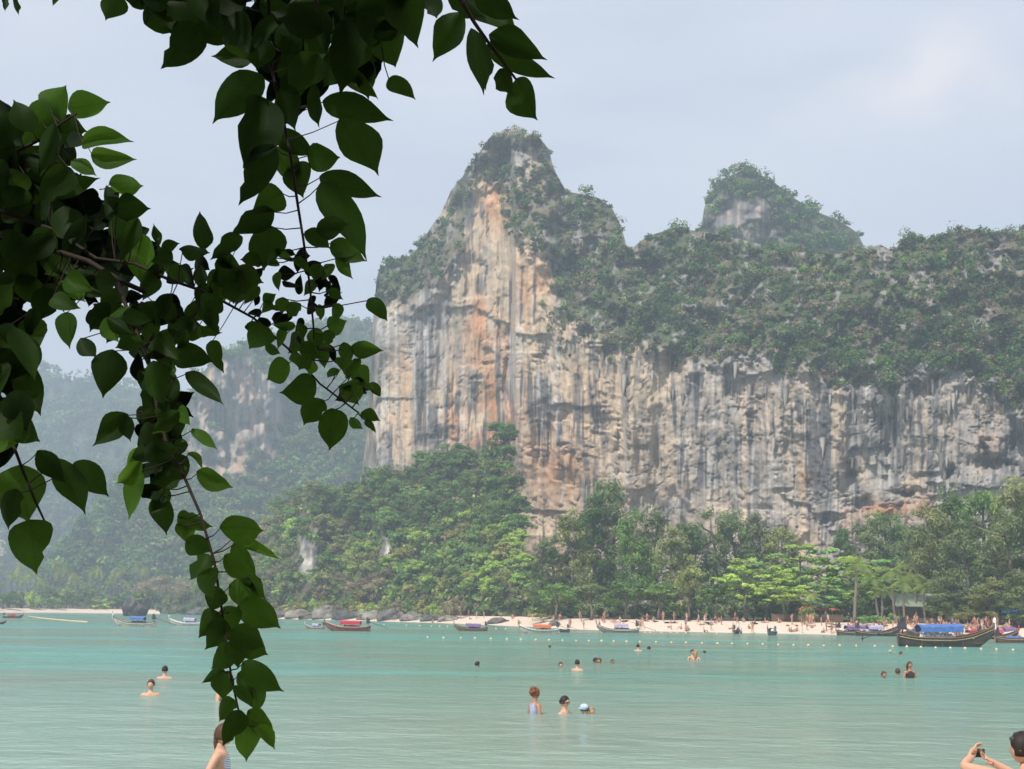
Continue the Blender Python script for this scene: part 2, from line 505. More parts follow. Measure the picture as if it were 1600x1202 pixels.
def veg_main(x, y):
    n = fbm(x / 38, y / 38, 21, 4)
    m = smooth(-14, 14, cline(x) + (fbm(x / 22, y / 60, 5) - 0.5) * 70 - y)
    n2 = fbm(x / 14, y / 14, 33, 3)
    m = m * (0.25 + 0.75 * smooth(0.36, 0.54, n * 0.65 + n2 * 0.35 + 0.05))
    cap = gauss(x, y, 800, 245, 70, 55)
    m = m * (1 - 0.2 * cap)
    bare = gauss(x, y, 1380, 400, 14, 22) + gauss(x, y, 1545, 405, 26, 16) + gauss(x, y, 705, 320, 16, 30) + 0.7 * gauss(x, y, 900, 400, 40, 22) + 0.6 * gauss(x, y, 1210, 480, 40, 20)
    m = m * np.clip(1 - bare, 0, 1)
    led = gauss(x, y, 950, 540, 70, 16) + 0.8 * gauss(x, y, 880, 500, 26, 18) + 0.7 * gauss(x, y, 1235, 570, 60, 16) + 0.5 * gauss(x, y, 665, 470, 16, 14)
    m = np.maximum(m, 0.75 * smooth(26, 8, y - ridge_main(x)) * (y < cline(x) + 30) * np.clip(1 - bare, 0, 1))
    return np.clip(np.maximum(m, led * smooth(0.4, 0.55, n)), 0, 1)

def streaks(x, y):
    wx = x + 16 * (fbm(x / 70, y / 160, 41) - 0.5) + 5 * (fbm(x / 16, y / 50, 42) - 0.5)
    s1 = fbm(wx / 6.5, y / 150, 11, 3)
    s2 = fbm(wx / 19, y / 230, 12, 3)
    s3 = fbm(wx / 4.2, y / 90, 13, 2)
    return s1, s2, s3

def steep_main(x, y):
    c = cline(x)
    s = lerp(0.04, 0.75, smooth(-30, 40, c - y))
    s = lerp(s, 0.22, gauss(x, y, 800, 240, 80, 70))
    over = smooth(1200, 1300, x) * gauss(x * 0, y, 0, 640, 1, 60)
    return s - 0.28 * over

def caves(x, y):
    x, y = x + 26 * (fbm(x / 16, y / 13, 47, 3) - 0.5), y + 22 * (fbm(x / 13, y / 12, 48, 3) - 0.5)
    return (gauss(x, y, 1548, 724, 24, 13) * 11 + gauss(x, y, 1535, 700, 8, 18) * 6 + gauss(x, y, 1415, 772, 14, 9) * 9 + gauss(x, y, 1480, 741, 8, 10) * 6 +
            gauss(x, y, 1330, 740, 10, 16) * 5 + gauss(x, y, 1345, 790, 16, 12) * 5 + gauss(x, y, 855, 880, 18, 12) * 6 + gauss(x, y, 1300, 815, 14, 10) * 4 +
            gauss(x, y, 1235, 690, 14, 40) * 4 + gauss(x, y, 692, 690, 15, 20) * 3.5 + gauss(x, y, 1180, 650, 9, 40) * 4 + gauss(x, y, 1440, 610, 30, 10) * 3)

def cracks(x, y):
    a = np.abs(fbm(x / 34, y / 110, 131, 4) - 0.5); b_ = np.abs(fbm(x / 60, y / 26, 132, 4) - 0.5)
    m = smooth(0.42, 0.58, fbm(x / 50, y / 60, 133, 3))
    return np.exp(-(a / 0.011) ** 2) * m + 0.8 * np.exp(-(b_ / 0.010) ** 2) * (1 - m)

def disp_main(x, y):
    s1, s2, s3 = streaks(x, y)
    c = smooth(-10, 40, y - cline(x))
    big = (fbm(x / 120, y / 200, 51, 3) - 0.5) * 18
    flute = (-(s2 - 0.5) * 7 - (s1 - 0.5) * 3.8 - (s3 - 0.5) * 1.2) * (0.30 + 0.85 * smooth(0.42, 0.66, fbm(x / 60, y / 95, 45, 3)))
    lumps = (fbm(x / 26, y / 26, 52, 4) - 0.5) * 9
    rough = (fbm(x / 9, y / 9, 53, 3) - 0.5) * 3.5
    blocks = (np.abs(fbm(x / 45, y / 70, 54, 3) - 0.5) * 2) * 8
    up = (fbm(x / 30, y / 30, 55, 4) - 0.5) * 20
    ledge = 1.7 * smooth(0.485, 0.515, fbm(x / 85, y / 34, 134, 4)) * smooth(0.46, 0.64, fbm(x / 90, y / 90, 135, 2) + 0.16 * smooth(1080, 1300, x) * smooth(640, 720, y) - 0.05) + 0.55 * smooth(0.49, 0.51, fbm(x / 24, y / 40, 136, 4))
    # the spine of the buttress and the chimney left of it
    chim = 5 * np.exp(-((x - 797 - 22 * (fbm(y / 60, x * 0, 7) - 0.5)) / 5) ** 2) * smooth(420, 560, y)
    return big + c * (flute * 0.9 + blocks * 0.22 + ledge + 0.8 * cracks(x, y)) + lumps * (1 - 0.82 * c) + rough * (1 - 0.75 * c) + (1 - c) * up + caves(x, y) + chim - 8 * gauss(x, y, 770, 420, 36, 150)

def cliff_col(x, y):
    s1, s2, s3 = streaks(x, y)
    bl = fbm(x / 62, y / 80, 61, 4); bl2 = fbm(x / 15, y / 22, 62, 4)
    grey = np.array([0.30, 0.28, 0.258]); dgrey = np.array([0.135, 0.132, 0.136]); cream = np.array([0.50, 0.39, 0.275])
    orange = np.array([0.52, 0.225, 0.08]); white = np.array([0.50, 0.475, 0.44]); blk = np.array([0.052, 0.052, 0.058])
    E = lambda a: a[..., None]
    creamy = 0.42 + 0.16 * gauss(x, y, 850, 700, 130, 160) + 0.2 * gauss(x, y, 650, 640, 70, 90) + 0.10 * gauss(x, y, 1010, 640, 120, 120) - 0.16 * smooth(1180, 1420, x) + 0.25 * gauss(x, y, 770, 430, 55, 150) - 0.2 * gauss(x, y, 650, 510, 70, 50) - 0.1 * gauss(x, y, 1140, 720, 120, 80)
    k = smooth(0.36, 0.64, s2 * 0.34 + bl * 0.6 + bl2 * 0.06 + creamy - 0.40)
    c = lerp(grey, cream, E(k))
    # orange iron stains
    og = (1.1 * gauss(x, y, 765, 640, 50, 50) + 0.85 * gauss(x, y, 735, 670, 70, 34) + 0.8 * gauss(x, y, 775, 320, 30, 45) + 0.9 * gauss(x, y, 812, 455, 16, 40) + 0.6 * gauss(x, y, 745, 480, 18, 80) +
          0.7 * gauss(x, y, 845, 430, 16, 30) + 0.7 * gauss(x, y, 760, 540, 40, 60) + 0.55 * gauss(x, y, 620, 600, 26, 60) + 0.6 * gauss(x, y, 880, 740, 50, 50) + 1.2 * gauss(x, y, 1268, 738, 16, 32) +
          1.3 * gauss(x, y, 1400, 798, 65, 11) + 0.6 * gauss(x, y, 1560, 695, 30, 16) + 0.6 * gauss(x, y, 1455, 790, 22, 22) + 0.35 * gauss(x, y, 860, 620, 70, 120) + 0.4 * gauss(x, y, 1340, 820, 30, 16) + 0.5 * gauss(x, y, 865, 340, 20, 30))
    on = fbm(x / 34, y / 60, 71, 4)
    c = lerp(c, orange * E(0.85 + 0.3 * bl2), E(np.clip(og, 0, 1) * smooth(0.37, 0.58, on * 0.75 + s2 * 0.25) * 0.8))
    # grey washes and dark water streaks
    wash = 0.62 * gauss(x, y, 1140, 705, 110, 70) + 0.8 * gauss(x, y, 1400, 690, 170, 45) + 1.25 * gauss(x, y, 655, 520, 72, 70) + 0.8 * gauss(x, y, 692, 690, 18, 26) + 0.8 * gauss(x, y, 1235, 690, 22, 50) + 0.5 * gauss(x, y, 1250, 800, 120, 40) + 0.5 * gauss(x, y, 820, 245, 60, 50) + 0.5 * gauss(x, y, 1000, 570, 150, 30)
    c = lerp(c, lerp(grey * 0.92, dgrey, E(smooth(0.4, 0.75, bl * 0.4 + s1 * 0.6))), E(np.clip(wash, 0, 1) * smooth(0.32, 0.66, bl * 0.45 + s1 * 0.55) * 0.7))
    dens = 0.012 + 0.05 * smooth(500, 620, y) * (1 - smooth(700, 830, y)) + 0.03 + 0.05 * gauss(x, y, 650, 580, 70, 110) + 0.04 * gauss(x, y, 1180, 620, 200, 90) - 0.05 * gauss(x, y, 760, 640, 60, 60)
    dk = smooth(0.60, 0.66, s1 + dens) * smooth(0.38, 0.58, fbm(x / 34, y / 60, 81))
    c = lerp(c, lerp(blk, dgrey, E(bl2)), E(dk * 0.9))
    dk2 = smooth(0.62, 0.70, s3 + dens * 0.7) * smooth(0.42, 0.6, fbm(x / 40, y / 110, 82))
    c = lerp(c, dgrey, E(dk2 * 0.5))
    wt = smooth(0.60, 0.68, fbm((x + 300) / 6.0, y / 190, 83, 3)) * smooth(0.45, 0.62, fbm(x / 45, y / 150, 84))
    wt = wt + 0.9 * np.exp(-((x - (799 + 8 * np.sin(y / 60.0) + 10 * (s2 - 0.5))) / 2.6) ** 2) * smooth(400, 450, y) * (1 - smooth(620, 680, y)) + 0.7 * np.exp(-((x - (768 + 5 * np.sin(y / 40.0) + 10 * (s2 - 0.5))) / 3.0) ** 2) * smooth(340, 400, y) * (1 - smooth(540, 600, y))
    wt = wt + 0.8 * gauss(x, y, 980, 740, 7, 50) + 0.6 * gauss(x, y, 590, 700, 12, 60)
    c = lerp(c, white, E(np.clip(wt, 0, 1) * 0.6))
    # pockets and cracks
    cr = smooth(0.73, 0.80, fbm(x / 8, y / 9, 91, 3))
    c = lerp(c, blk * 1.2, E(cr * 0.4))
    c = lerp(c, blk, E(np.clip(cracks(x, y), 0, 1) * 0.45))
    # upper slopes: thin soil, dead grass and grey rock between the shrubs
    up = smooth(-10, 25, cline(x) - y)
    soil = lerp(np.array([0.125, 0.11, 0.075]), np.array([0.065, 0.085, 0.04]), E(smooth(0.35, 0.6, bl)))
    soil = lerp(soil, grey * 0.72, E(smooth(0.54, 0.68, bl2)))
    capk = np.clip(1.2 * gauss(x, y, 800, 250, 60, 60) + gauss(x, y, 1380, 400, 16, 26) + gauss(x, y, 1545, 405, 30, 18) + gauss(x, y, 700, 320, 20, 36), 0, 1)
    c = lerp(c, soil, E(up * (1 - capk * 0.8)))
    return np.clip(c, 0.02, 0.75)

main = massif('cliff', 558, 1760, 1.7, ridge_main, yb_main, 966.0, 420, steep_main, disp_main, cliff_col, M_ROCK,
              'tall streaked limestone cliff with orange stains and rounded summit, filling the right')

# dripstones hanging from the overhangs
q = random.Random(3)
dm = MB()
dm.tube([(0, 0, 0.35), (0.05, 0, 0), (0.02, 0.03, -0.45), (-0.03, 0, -0.8), (0, 0, -1.0)], [0.30, 0.24, 0.17, 0.10, 0.02], 7)
DRIP = [mesh_np('stalactite', np.array(dm.v), [np.array([f for f in dm.f if len(f) == 4])], np.full((len(dm.v), 3), c) * np.array([1.0, 0.93, 0.82]), [M_ROCK], True) for c in (0.2, 0.3, 0.42)]
for i in range(60):
    x = q.choice([q.uniform(1380, 1530), q.uniform(1180, 1340), q.uniform(1440, 1500), q.uniform(900, 1180)])
    y = float(cline(x)) + q.uniform(10, 60) if q.random() < 0.75 else q.uniform(690, 760)
    c = int(np.argmin(np.abs(main['xs'] - x))); k = int(np.argmin(np.abs(main['PY'][:, c] - y)))
    p = main['P'][k, c]; s = q.uniform(1.5, 4.2)
    o = link('stalactite', DRIP[i % 3], main['o'], (p[0], p[1] - 0.5, p[2])); o.scale = (s * 0.8, s * 0.8, s)

# ---- the second, rounded peak behind the wall
ridge_b = poly([(1040, 470), (1085, 420), (1097, 366), (1099, 330), (1108, 303), (1130, 279), (1160, 267), (1190, 274), (1215, 289), (1240, 309), (1270, 329), (1310, 344), (1340, 364), (1352, 390), (1400, 440), (1460, 470)])
def col_b(x, y):
    s1, s2, s3 = streaks(x, y)
    c = lerp(np.array([0.16, 0.15, 0.15]), np.array([0.34, 0.28, 0.24]), smooth(0.4, 0.65, s1)[..., None])
    veg = 1 - np.clip(gauss(x, y, 1165, 345, 60, 30) * 1.4, 0, 1)
    return lerp(c, np.array([0.07, 0.08, 0.045]), veg[..., None])
def veg_b(x, y):
    return np.clip(1 - gauss(x, y, 1155, 345, 50, 26) * 1.35, 0, 1) * smooth(0.25, 0.45, fbm(x / 20, y / 20, 77))
hillb = massif('hill', 1040, 1460, 2.5, ridge_b, lambda x: 465 + 0 * x, 560.0, 110,
               lambda x, y: lerp(0.75, 0.12, np.clip(gauss(x, y, 1160, 345, 70, 40) * 1.3, 0, 1)),
               lambda x, y: (fbm(x / 30, y / 30, 56) - 0.5) * 18 + (fbm(x / 8, y / 30, 57) - 0.5) * 5 + 0.0016 * (x - 1200) ** 2, col_b, M_ROCK,
               'rounded green peak with a bare grey face rising behind the long cliff', cat='hill')

# ---- forested foot of the wall
ridge_t = poly([(250, 948), (300, 925), (350, 880), (400, 835), (440, 800), (480, 775), (520, 765), (560, 764), (600, 748), (640, 742), (690, 726), (740, 726), (768, 706), (783, 672), (792, 668),
                (799, 700), (805, 752), (811, 800), (816, 850), (830, 890), (850, 915), (880, 935), (920, 948)])
yb_t = poly([(250, 520), (300, 505), (380, 420), (430, 385), (500, 358), (600, 335), (700, 312), (800, 290), (920, 270)])
def col_t(x, y):
    bare = np.clip(gauss(x, y, 484, 872, 18, 36) * 1.4 + gauss(x, y, 602, 862, 10, 22) * 1.2 + gauss(x, y, 545, 905, 14, 14) * 0.5, 0, 1)
    s = fbm(x / 6, y / 40, 14)
    rock = lerp(np.array([0.16, 0.15, 0.14]), np.array([0.50, 0.46, 0.40]), smooth(0.4, 0.62, s)[..., None])
    soil = lerp(np.array([0.06, 0.07, 0.035]), np.array([0.12, 0.11, 0.07]), fbm(x / 20, y / 20, 15)[..., None])
    return lerp(soil, rock, bare[..., None])
talus = massif('hillside', 250, 920, 4, ridge_t, yb_t, 968.0, 90,
               lambda x, y: lerp(1.3, 0.1, np.clip(gauss(x, y, 484, 872, 24, 44) * 1.3 + gauss(x, y, 602, 862, 14, 26), 0, 1)),
               lambda x, y: (fbm(x / 40, y / 40, 58) - 0.5) * 12 + (fbm(x / 10, y / 12, 59) - 0.5) * 3, col_t, M_ROCK,
               'low jungle covered hillside at the foot of the tall cliff', back=(15, 30, 50), cat='hill')

# ---- the hazy mountain behind, left of the wall
ridge_m = poly([(60, 900), (120, 830), (180, 760), (230, 700), (280, 640), (310, 590), (340, 556), (400, 530), (470, 512), (540, 496), (570, 502), (600, 512), (700, 560), (760, 640)])
def cliffy_m(x, y):
    return np.clip(gauss(x, y, 375, 650, 62, 85) * 1.6 + gauss(x, y, 330, 690, 34, 50) + gauss(x, y, 545, 560, 20, 40) * 0.6, 0, 1)
def col_m(x, y):
    s = fbm(x / 7, y / 60, 16, 3); s2 = fbm(x / 18, y / 60, 17)
    rock = lerp(np.array([0.16, 0.15, 0.15]), np.array([0.36, 0.30, 0.24]), smooth(0.42, 0.6, s)[..., None])
    rock = lerp(rock, np.array([0.44, 0.27, 0.16]), (smooth(0.5, 0.64, s2) * 0.5)[..., None])
    rock = lerp(rock, np.array([0.09, 0.09, 0.1]), smooth(0.60, 0.68, fbm(x / 5, y / 70, 18))[..., None])
    return lerp(np.array([0.06, 0.075, 0.04]), rock, smooth(0.35, 0.6, cliffy_m(x, y))[..., None])
midm = massif('mountain', 60, 760, 3, ridge_m, lambda x: 700 + 0.06 * np.abs(x - 420), 962.0, 200,
              lambda x, y: lerp(1.15, 0.08, smooth(0.2, 0.7, cliffy_m(x, y))),
              lambda x, y: (fbm(x / 50, y / 60, 60) - 0.5) * 50 + (fbm(x / 12, y / 40, 63) - 0.5) * 16 + (fbm(x / 5, y / 40, 64) - 0.5) * 6, col_m, M_FARROCK,
              'hazy forested mountain with a streaked cliff behind the hanging branches', cat='mountain')

ridge_f = poly([(-260, 640), (-120, 600), (-60, 590), (0, 583), (50, 577), (75, 579), (100, 593), (130, 597), (160, 594), (200, 604), (240, 612), (300, 628), (400, 645), (560, 700)])
def bare_f(x, y):
    return np.clip(gauss(x, y, 175, 805, 10, 30) + gauss(x, y, 120, 690, 60, 30) * 0.5 + gauss(x, y, 5, 850, 14, 30), 0, 1)
farm = massif('ridge', -260, 560, 5, ridge_f, lambda x: 1080 + 0 * x, 956.0, 120,
              lambda x, y: lerp(1.25, 0.3, bare_f(x, y)),
              lambda x, y: (fbm(x / 60, y / 90, 66) - 0.5) * 120 + (fbm(x / 16, y / 20, 67) - 0.5) * 40,
              lambda x, y: lerp(np.array([0.055, 0.07, 0.04]), np.array([0.36, 0.31, 0.26]), smooth(0.4, 0.7, bare_f(x, y))[..., None] * np.ones(3)), M_FARROCK,
              'blue hazed forest ridge far away at the left edge', back=(60, 160, 300), cat='ridge')

# ------------------------------------------------------------------ water
def water_mat():
    m, n, l, out = new_mat('sea_water')
    geo = n.new('ShaderNodeNewGeometry')
    sep = n.new('ShaderNodeSeparateXYZ'); l.new(geo.outputs['Position'], sep.inputs[0])
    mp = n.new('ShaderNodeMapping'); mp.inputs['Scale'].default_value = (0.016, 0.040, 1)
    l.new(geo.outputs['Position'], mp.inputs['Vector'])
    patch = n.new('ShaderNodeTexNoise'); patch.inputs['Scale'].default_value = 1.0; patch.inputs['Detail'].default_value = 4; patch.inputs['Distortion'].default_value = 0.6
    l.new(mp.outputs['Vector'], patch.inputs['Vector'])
    ramp = n.new('ShaderNodeValToRGB')           # cliff reflection painted as grey-olive patches in the turquoise
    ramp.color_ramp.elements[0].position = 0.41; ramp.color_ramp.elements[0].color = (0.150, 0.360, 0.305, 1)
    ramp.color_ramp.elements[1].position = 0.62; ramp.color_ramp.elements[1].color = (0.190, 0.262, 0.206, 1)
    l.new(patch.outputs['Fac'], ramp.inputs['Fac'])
    mr = n.new('ShaderNodeMapRange'); mr.interpolation_type = 'SMOOTHSTEP'     # shallows: the sandy bottom shows near the camera's shore
    mr.inputs['From Min'].default_value = 70; mr.inputs['From Max'].default_value = 14
    l.new(sep.outputs['Y'], mr.inputs['Value'])
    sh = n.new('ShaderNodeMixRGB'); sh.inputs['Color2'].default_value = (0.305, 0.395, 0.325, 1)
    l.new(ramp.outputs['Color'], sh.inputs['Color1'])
    mf = n.new('ShaderNodeMath'); mf.operation = 'MULTIPLY'; mf.inputs[1].default_value = 0.72
    l.new(mr.outputs['Result'], mf.inputs[0]); l.new(mf.outputs[0], sh.inputs['Fac'])
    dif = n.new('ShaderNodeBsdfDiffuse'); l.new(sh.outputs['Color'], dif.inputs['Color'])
    gl = n.new('ShaderNodeBsdfGlossy'); gl.inputs['Roughness'].default_value = 0.07
    def wave(scale, sy, dist, strength, prev=None, detail=4):
        mp = n.new('ShaderNodeMapping'); mp.inputs['Scale'].default_value = (scale, scale * sy, scale); mp.inputs['Rotation'].default_value = (0, 0, 0.12)
        l.new(geo.outputs['Position'], mp.inputs['Vector'])
        t = n.new('ShaderNodeTexNoise'); t.inputs['Scale'].default_value = 1.0; t.inputs['Detail'].default_value = detail; t.inputs['Roughness'].default_value = 0.55
        l.new(mp.outputs['Vector'], t.inputs['Vector'])
        b = n.new('ShaderNodeBump'); b.inputs['Strength'].default_value = strength; b.inputs['Distance'].default_value = dist
        l.new(t.outputs['Fac'], b.inputs['Height'])
        if prev: l.new(prev.outputs['Normal'], b.inputs['Normal'])
        return b
    b0 = wave(0.16, 1.6, 0.5, 0.5, None, 3)
    b1 = wave(0.8, 1.35, 0.20, 0.48, b0, 5)
    b2 = wave(3.2, 1.1, 0.06, 0.6, b1, 5)
    l.new(b2.outputs['Normal'], gl.inputs['Normal']); l.new(b2.outputs['Normal'], dif.inputs['Normal'])
    fr = n.new('ShaderNodeFresnel'); fr.inputs['IOR'].default_value = 1.33
    l.new(b2.outputs['Normal'], fr.inputs['Normal'])
    mn = n.new('ShaderNodeMath'); mn.operation = 'MINIMUM'; mn.inputs[1].default_value = 0.50
    l.new(fr.outputs['Fac'], mn.inputs[0])
    ms = n.new('ShaderNodeMixShader')
    l.new(mn.outputs[0], ms.inputs['Fac']); l.new(dif.outputs['BSDF'], ms.inputs[1]); l.new(gl.outputs['BSDF'], ms.inputs[2])
    l.new(ms.outputs['Shader'], out.inputs['Surface'])
    return m
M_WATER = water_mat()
ny, nx = 420, 260
yy = 6.0 * (760.0 / 6.0) ** np.linspace(0, 1, ny)
uu = np.linspace(-1, 1, nx)
YY, UU = np.meshgrid(yy, uu, indexing='ij')
XX = UU * (30 + 0.75 * YY)
sw = (fbm(XX / 3.0 + YY / 7, YY / 1.7, 101, 3) - 0.5) * 0.05 + (fbm(XX / 26.0 + YY / 40, YY / 5.0, 102, 2) - 0.5) * 0.14
sw *= smooth(9, 22, YY)
V = np.stack([XX, YY, sw - 0.01], -1).reshape(-1, 3)
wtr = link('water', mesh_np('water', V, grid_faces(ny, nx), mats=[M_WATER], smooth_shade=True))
tag(wtr, 'calm turquoise sea filling the bay', 'sea', kind='structure')

# near beach the photographer stands on
gx = np.linspace(-60, 60, 60); gy = np.linspace(-40, 40, 60)
GX, GY = np.meshgrid(gx, gy)
Z = np.interp(GY, [-40, -6, 2, 11.5, 40], [1.8, 1.4, 1.15, 0.0, -1.4]) + (fbm(GX / 2, GY / 2, 9) - 0.5) * 0.08
nb = link('near_beach', mesh_np('near_beach', np.stack([GX, GY, Z], -1).reshape(-1, 3), grid_faces(60, 60), mats=[M_SAND], smooth_shade=True))
tag(nb, 'sandy near shore under the overhanging tree', 'beach', kind='structure')

# ------------------------------------------------------------------ vegetation on the rock (reads as one mass)
def veg_stuff(name, ms, n, mask, rr, nl, size, weights, label, lift=0.5, lobes=6, seed=1):
    r = np.random.default_rng(seed)
    P, x, y = scatter_pts(ms, n, mask, r)
    R = r.uniform(rr[0], rr[1], (len(P), 1)) * np.array([[1, 1, 0.8]])
    big = r.random(len(P)) < 0.12
    R[big] *= 1.45
    cols = palette(len(P), weights, r)
    # neighbouring crowns share a tone
    tone = fbm(x / 60, y / 45, seed + 200, 3)[:, None]
    cols = cols * (0.55 + 0.9 * tone)
    C = P.copy(); C[:, 2] += R[:, 2] * lift; C[:, 1] -= R[:, 1] * 0.15
    V, Fq, cc = leaf_cloud(C, R, nl, size, cols, lobes=lobes, r=r)
    o = link(name, mesh_np(name, V, Fq, cc, [M_FOL]))
    tag(o, label, 'vegetation', kind='stuff')
    return o

veg_stuff('cliff_scrub', main, 11500, veg_main, (0.9, 2.7), 66, 0.36,
          {'dark': 2.4, 'mid': 3.0, 'olive': 2.8, 'light': 1.0, 'dry': 3.2, 'yellow': 0.4}, 'dense scrub and small trees clothing the top and ledges of the tall cliff', seed=3, lift=0.25)
veg_stuff('cliff_trees', main, 850, lambda x, y: veg_main(x, y) * smooth(0.44, 0.56, fbm(x / 50, y / 36, 137, 3)) * (y < cline(x) - 8), (2.4, 4.6), 150, 0.46,
          {'dark': 3, 'mid': 3.4, 'olive': 1.2, 'light': 1.0}, 'larger dark trees standing out of the scrub on top of the tall cliff', seed=13, lift=0.5, lobes=9)
veg_stuff('peak_scrub', hillb, 900, veg_b, (2.2, 4.4), 80, 0.6,
          {'dark': 3, 'mid': 4, 'olive': 1.4, 'light': 0.8, 'dry': 0.4}, 'green trees clothing the rounded peak behind the cliff', seed=4)
veg_stuff('mountain_forest', midm, 3400, lambda x, y: np.clip(1 - 1.25 * cliffy_m(x, y), 0.06, 1) , (4.0, 7.2), 62, 1.15,
          {'dark': 2, 'mid': 3.5, 'olive': 2, 'light': 1.4, 'dry': 0.5}, 'hazy forest covering the mountain behind the branches', seed=5)
veg_stuff('ridge_forest', farm, 2600, lambda x, y: np.clip(1 - bare_f(x, y), 0.1, 1), (7, 13), 48, 2.1,
          {'dark': 3, 'mid': 3, 'olive': 1.5, 'light': 0.7}, 'blue hazed forest covering the far ridge', seed=6)
veg_stuff('hillside_undergrowth', talus, 1500, lambda x, y: np.clip(1 - 1.5 * (gauss(x, y, 484, 872, 16, 34) + gauss(x, y, 602, 862, 10, 22)), 0, 1), (1.6, 3.0), 60, 0.5,
          {'mid': 2.4, 'olive': 3, 'light': 3.4, 'dry': 1.5, 'yellow': 1.2}, 'tangled shrubs and creepers between the trees of the low hillside', seed=8)

# ------------------------------------------------------------------ trees as things
ORD = ['first', 'second', 'third', 'fourth', 'fifth', 'sixth', 'seventh', 'eighth', 'ninth', 'tenth', 'eleventh', 'twelfth', 'thirteenth', 'fourteenth', 'fifteenth', 'sixteenth',
       'seventeenth', 'eighteenth', 'nineteenth', 'twentieth', 'twenty-first', 'twenty-second', 'twenty-third', 'twenty-fourth', 'twenty-fifth', 'twenty-sixth', 'twenty-seventh', 'twenty-eighth']

def ordn(i):
    return '%d%s' % (i, 'th' if 10 <= i % 100 <= 20 else {1: 'st', 2: 'nd', 3: 'rd'}.get(i % 10, 'th'))

def trunk_mesh(name, h, r0, limbs, spread, seed, mat=None, start=0.35):
    q = random.Random(seed)
    mb = MB()
    n = 6
    pts = [(0.15 * h * 0.12 * math.sin(i * 1.3 + seed), 0.1 * h * 0.12 * math.cos(i * 1.7 + seed) - 0.1 * h * 0.12 * math.cos(seed), h * i / n - (0.3 if i == 0 else 0)) for i in range(n + 1)]
    mb.tube(pts, [r0 * (1.25 if i == 0 else 1 - 0.8 * i / n) for i in range(n + 1)], 7)
    for k in range(limbs):
        z = h * q.uniform(start, 0.9); a = q.uniform(0, 6.283)
        L = spread * q.uniform(0.5, 0.95)
        i = min(int(z / h * n), n - 1)
        c = Vector(pts[i])
        p0 = Vector((c.x, c.y, z)); p2 = p0 + Vector((math.cos(a) * L, math.sin(a) * L, L * q.uniform(0.25, 0.7)))
        p1 = (p0 + p2) / 2 + Vector((0, 0, -0.08 * L))
        mb.tube([p0, p1, p2], [r0 * 0.4, r0 * 0.28, r0 * 0.1], 5)
    return mb.mesh(name, mat or M_BARK, True)

def crown_from(blobs, nl, size, seed, **kw):
    r = np.random.default_rng(seed)
    C = np.array([b[:3] for b in blobs], float); R = np.array([b[3:6] for b in blobs], float)
    tone = r.uniform(0.72, 1.28, (len(C), 1)) * np.array([[1, 1, 1.0]])
    V, Fq, cc = leaf_cloud(C, R, nl, size, tone * 0.5, r=r, **kw)      # tint about 0.5, multiplied by 2 x the object colour
    return mesh_np('crown', V, Fq, cc, [M_FOL])

def make_kind(kind, seed):
    """meshes for one tree, nominal height 10 m: (trunk mesh, crown mesh)"""
    q = random.Random(seed * 31 + 5)
    bl = []
    if kind == 'casuarina':
        for k in range(30):
            z = 1.4 + 8.3 * k / 30; w = 2.0 * (1 - 0.80 * (z / 10.2) ** 1.5) + 0.15
            a = q.uniform(0, 6.283); d = w * q.uniform(0.35, 1.0)
            bl.append((math.cos(a) * d, math.sin(a) * d, z + q.uniform(-0.5, 0.5), q.uniform(.6, 1.0), q.uniform(.6, 1.0), q.uniform(.8, 1.3)))
        return trunk_mesh('trunk', 9.4, 0.2, 9, 2.0, seed), crown_from(bl, 150, 0.22, seed, droop=1.6, elong=0.22, lobes=8, up=0.2, spread=0.72)
    if kind == 'almond':
        for t in range(5):
            z = 4.0 + t * 1.35; w = [3.6, 4.3, 4.0, 3.0, 1.6][t]
            for k in range([8, 10, 9, 6, 3][t]):
                a = q.uniform(0, 6.283); d = w * math.sqrt(q.uniform(0.05, 1))
                bl.append((math.cos(a) * d, math.sin(a) * d, z + q.uniform(-0.45, 0.45), 1.3, 1.3, 0.42))
        return trunk_mesh('trunk', 9.0, 0.26, 10, 4.0, seed), crown_from(bl, 90, 0.24, seed, lobes=5, up=0.9)
    if kind == 'broad':
        for k in range(20):
            a = q.uniform(0, 6.283); e = q.uniform(-0.15, 1.0)
            d = 3.1 * math.sqrt(max(0.05, 1 - e * e * 0.95)) * q.uniform(0.55, 1.0)
            bl.append((math.cos(a) * d, math.sin(a) * d, 5.6 + e * 3.0 + q.uniform(-0.4, 0.4), 1.45, 1.45, 1.15))
        return trunk_mesh('trunk', 8.0, 0.26, 8, 3.2, seed), crown_from(bl, 100, 0.26, seed, lobes=6)
    if kind == 'thin':
        for k in range(16):
            a = q.uniform(0, 6.283); e = q.uniform(-0.3, 1.0); d = 3.0 * math.sqrt(max(0.05, 1 - e * e * 0.9)) * q.uniform(0.4, 1.0)
            bl.append((math.cos(a) * d, math.sin(a) * d, 5.6 + e * 3.0, 1.5, 1.5, 1.2))
        return trunk_mesh('trunk', 8.4, 0.22, 14, 3.6, seed), crown_from(bl, 60, 0.20, seed, lobes=7, spread=0.8)
    if kind == 'shrub':
        for k in range(12):
            a = q.uniform(0, 6.283); d = q.uniform(0, 3.2)
            bl.append((math.cos(a) * d, math.sin(a) * d, 1.2 + q.uniform(0, 4.4) * (1 - d / 6), 1.6, 1.6, 1.5))
        return trunk_mesh('stem', 4.0, 0.16, 8, 2.6, seed, start=0.1), crown_from(bl, 70, 0.34, seed, lobes=5)

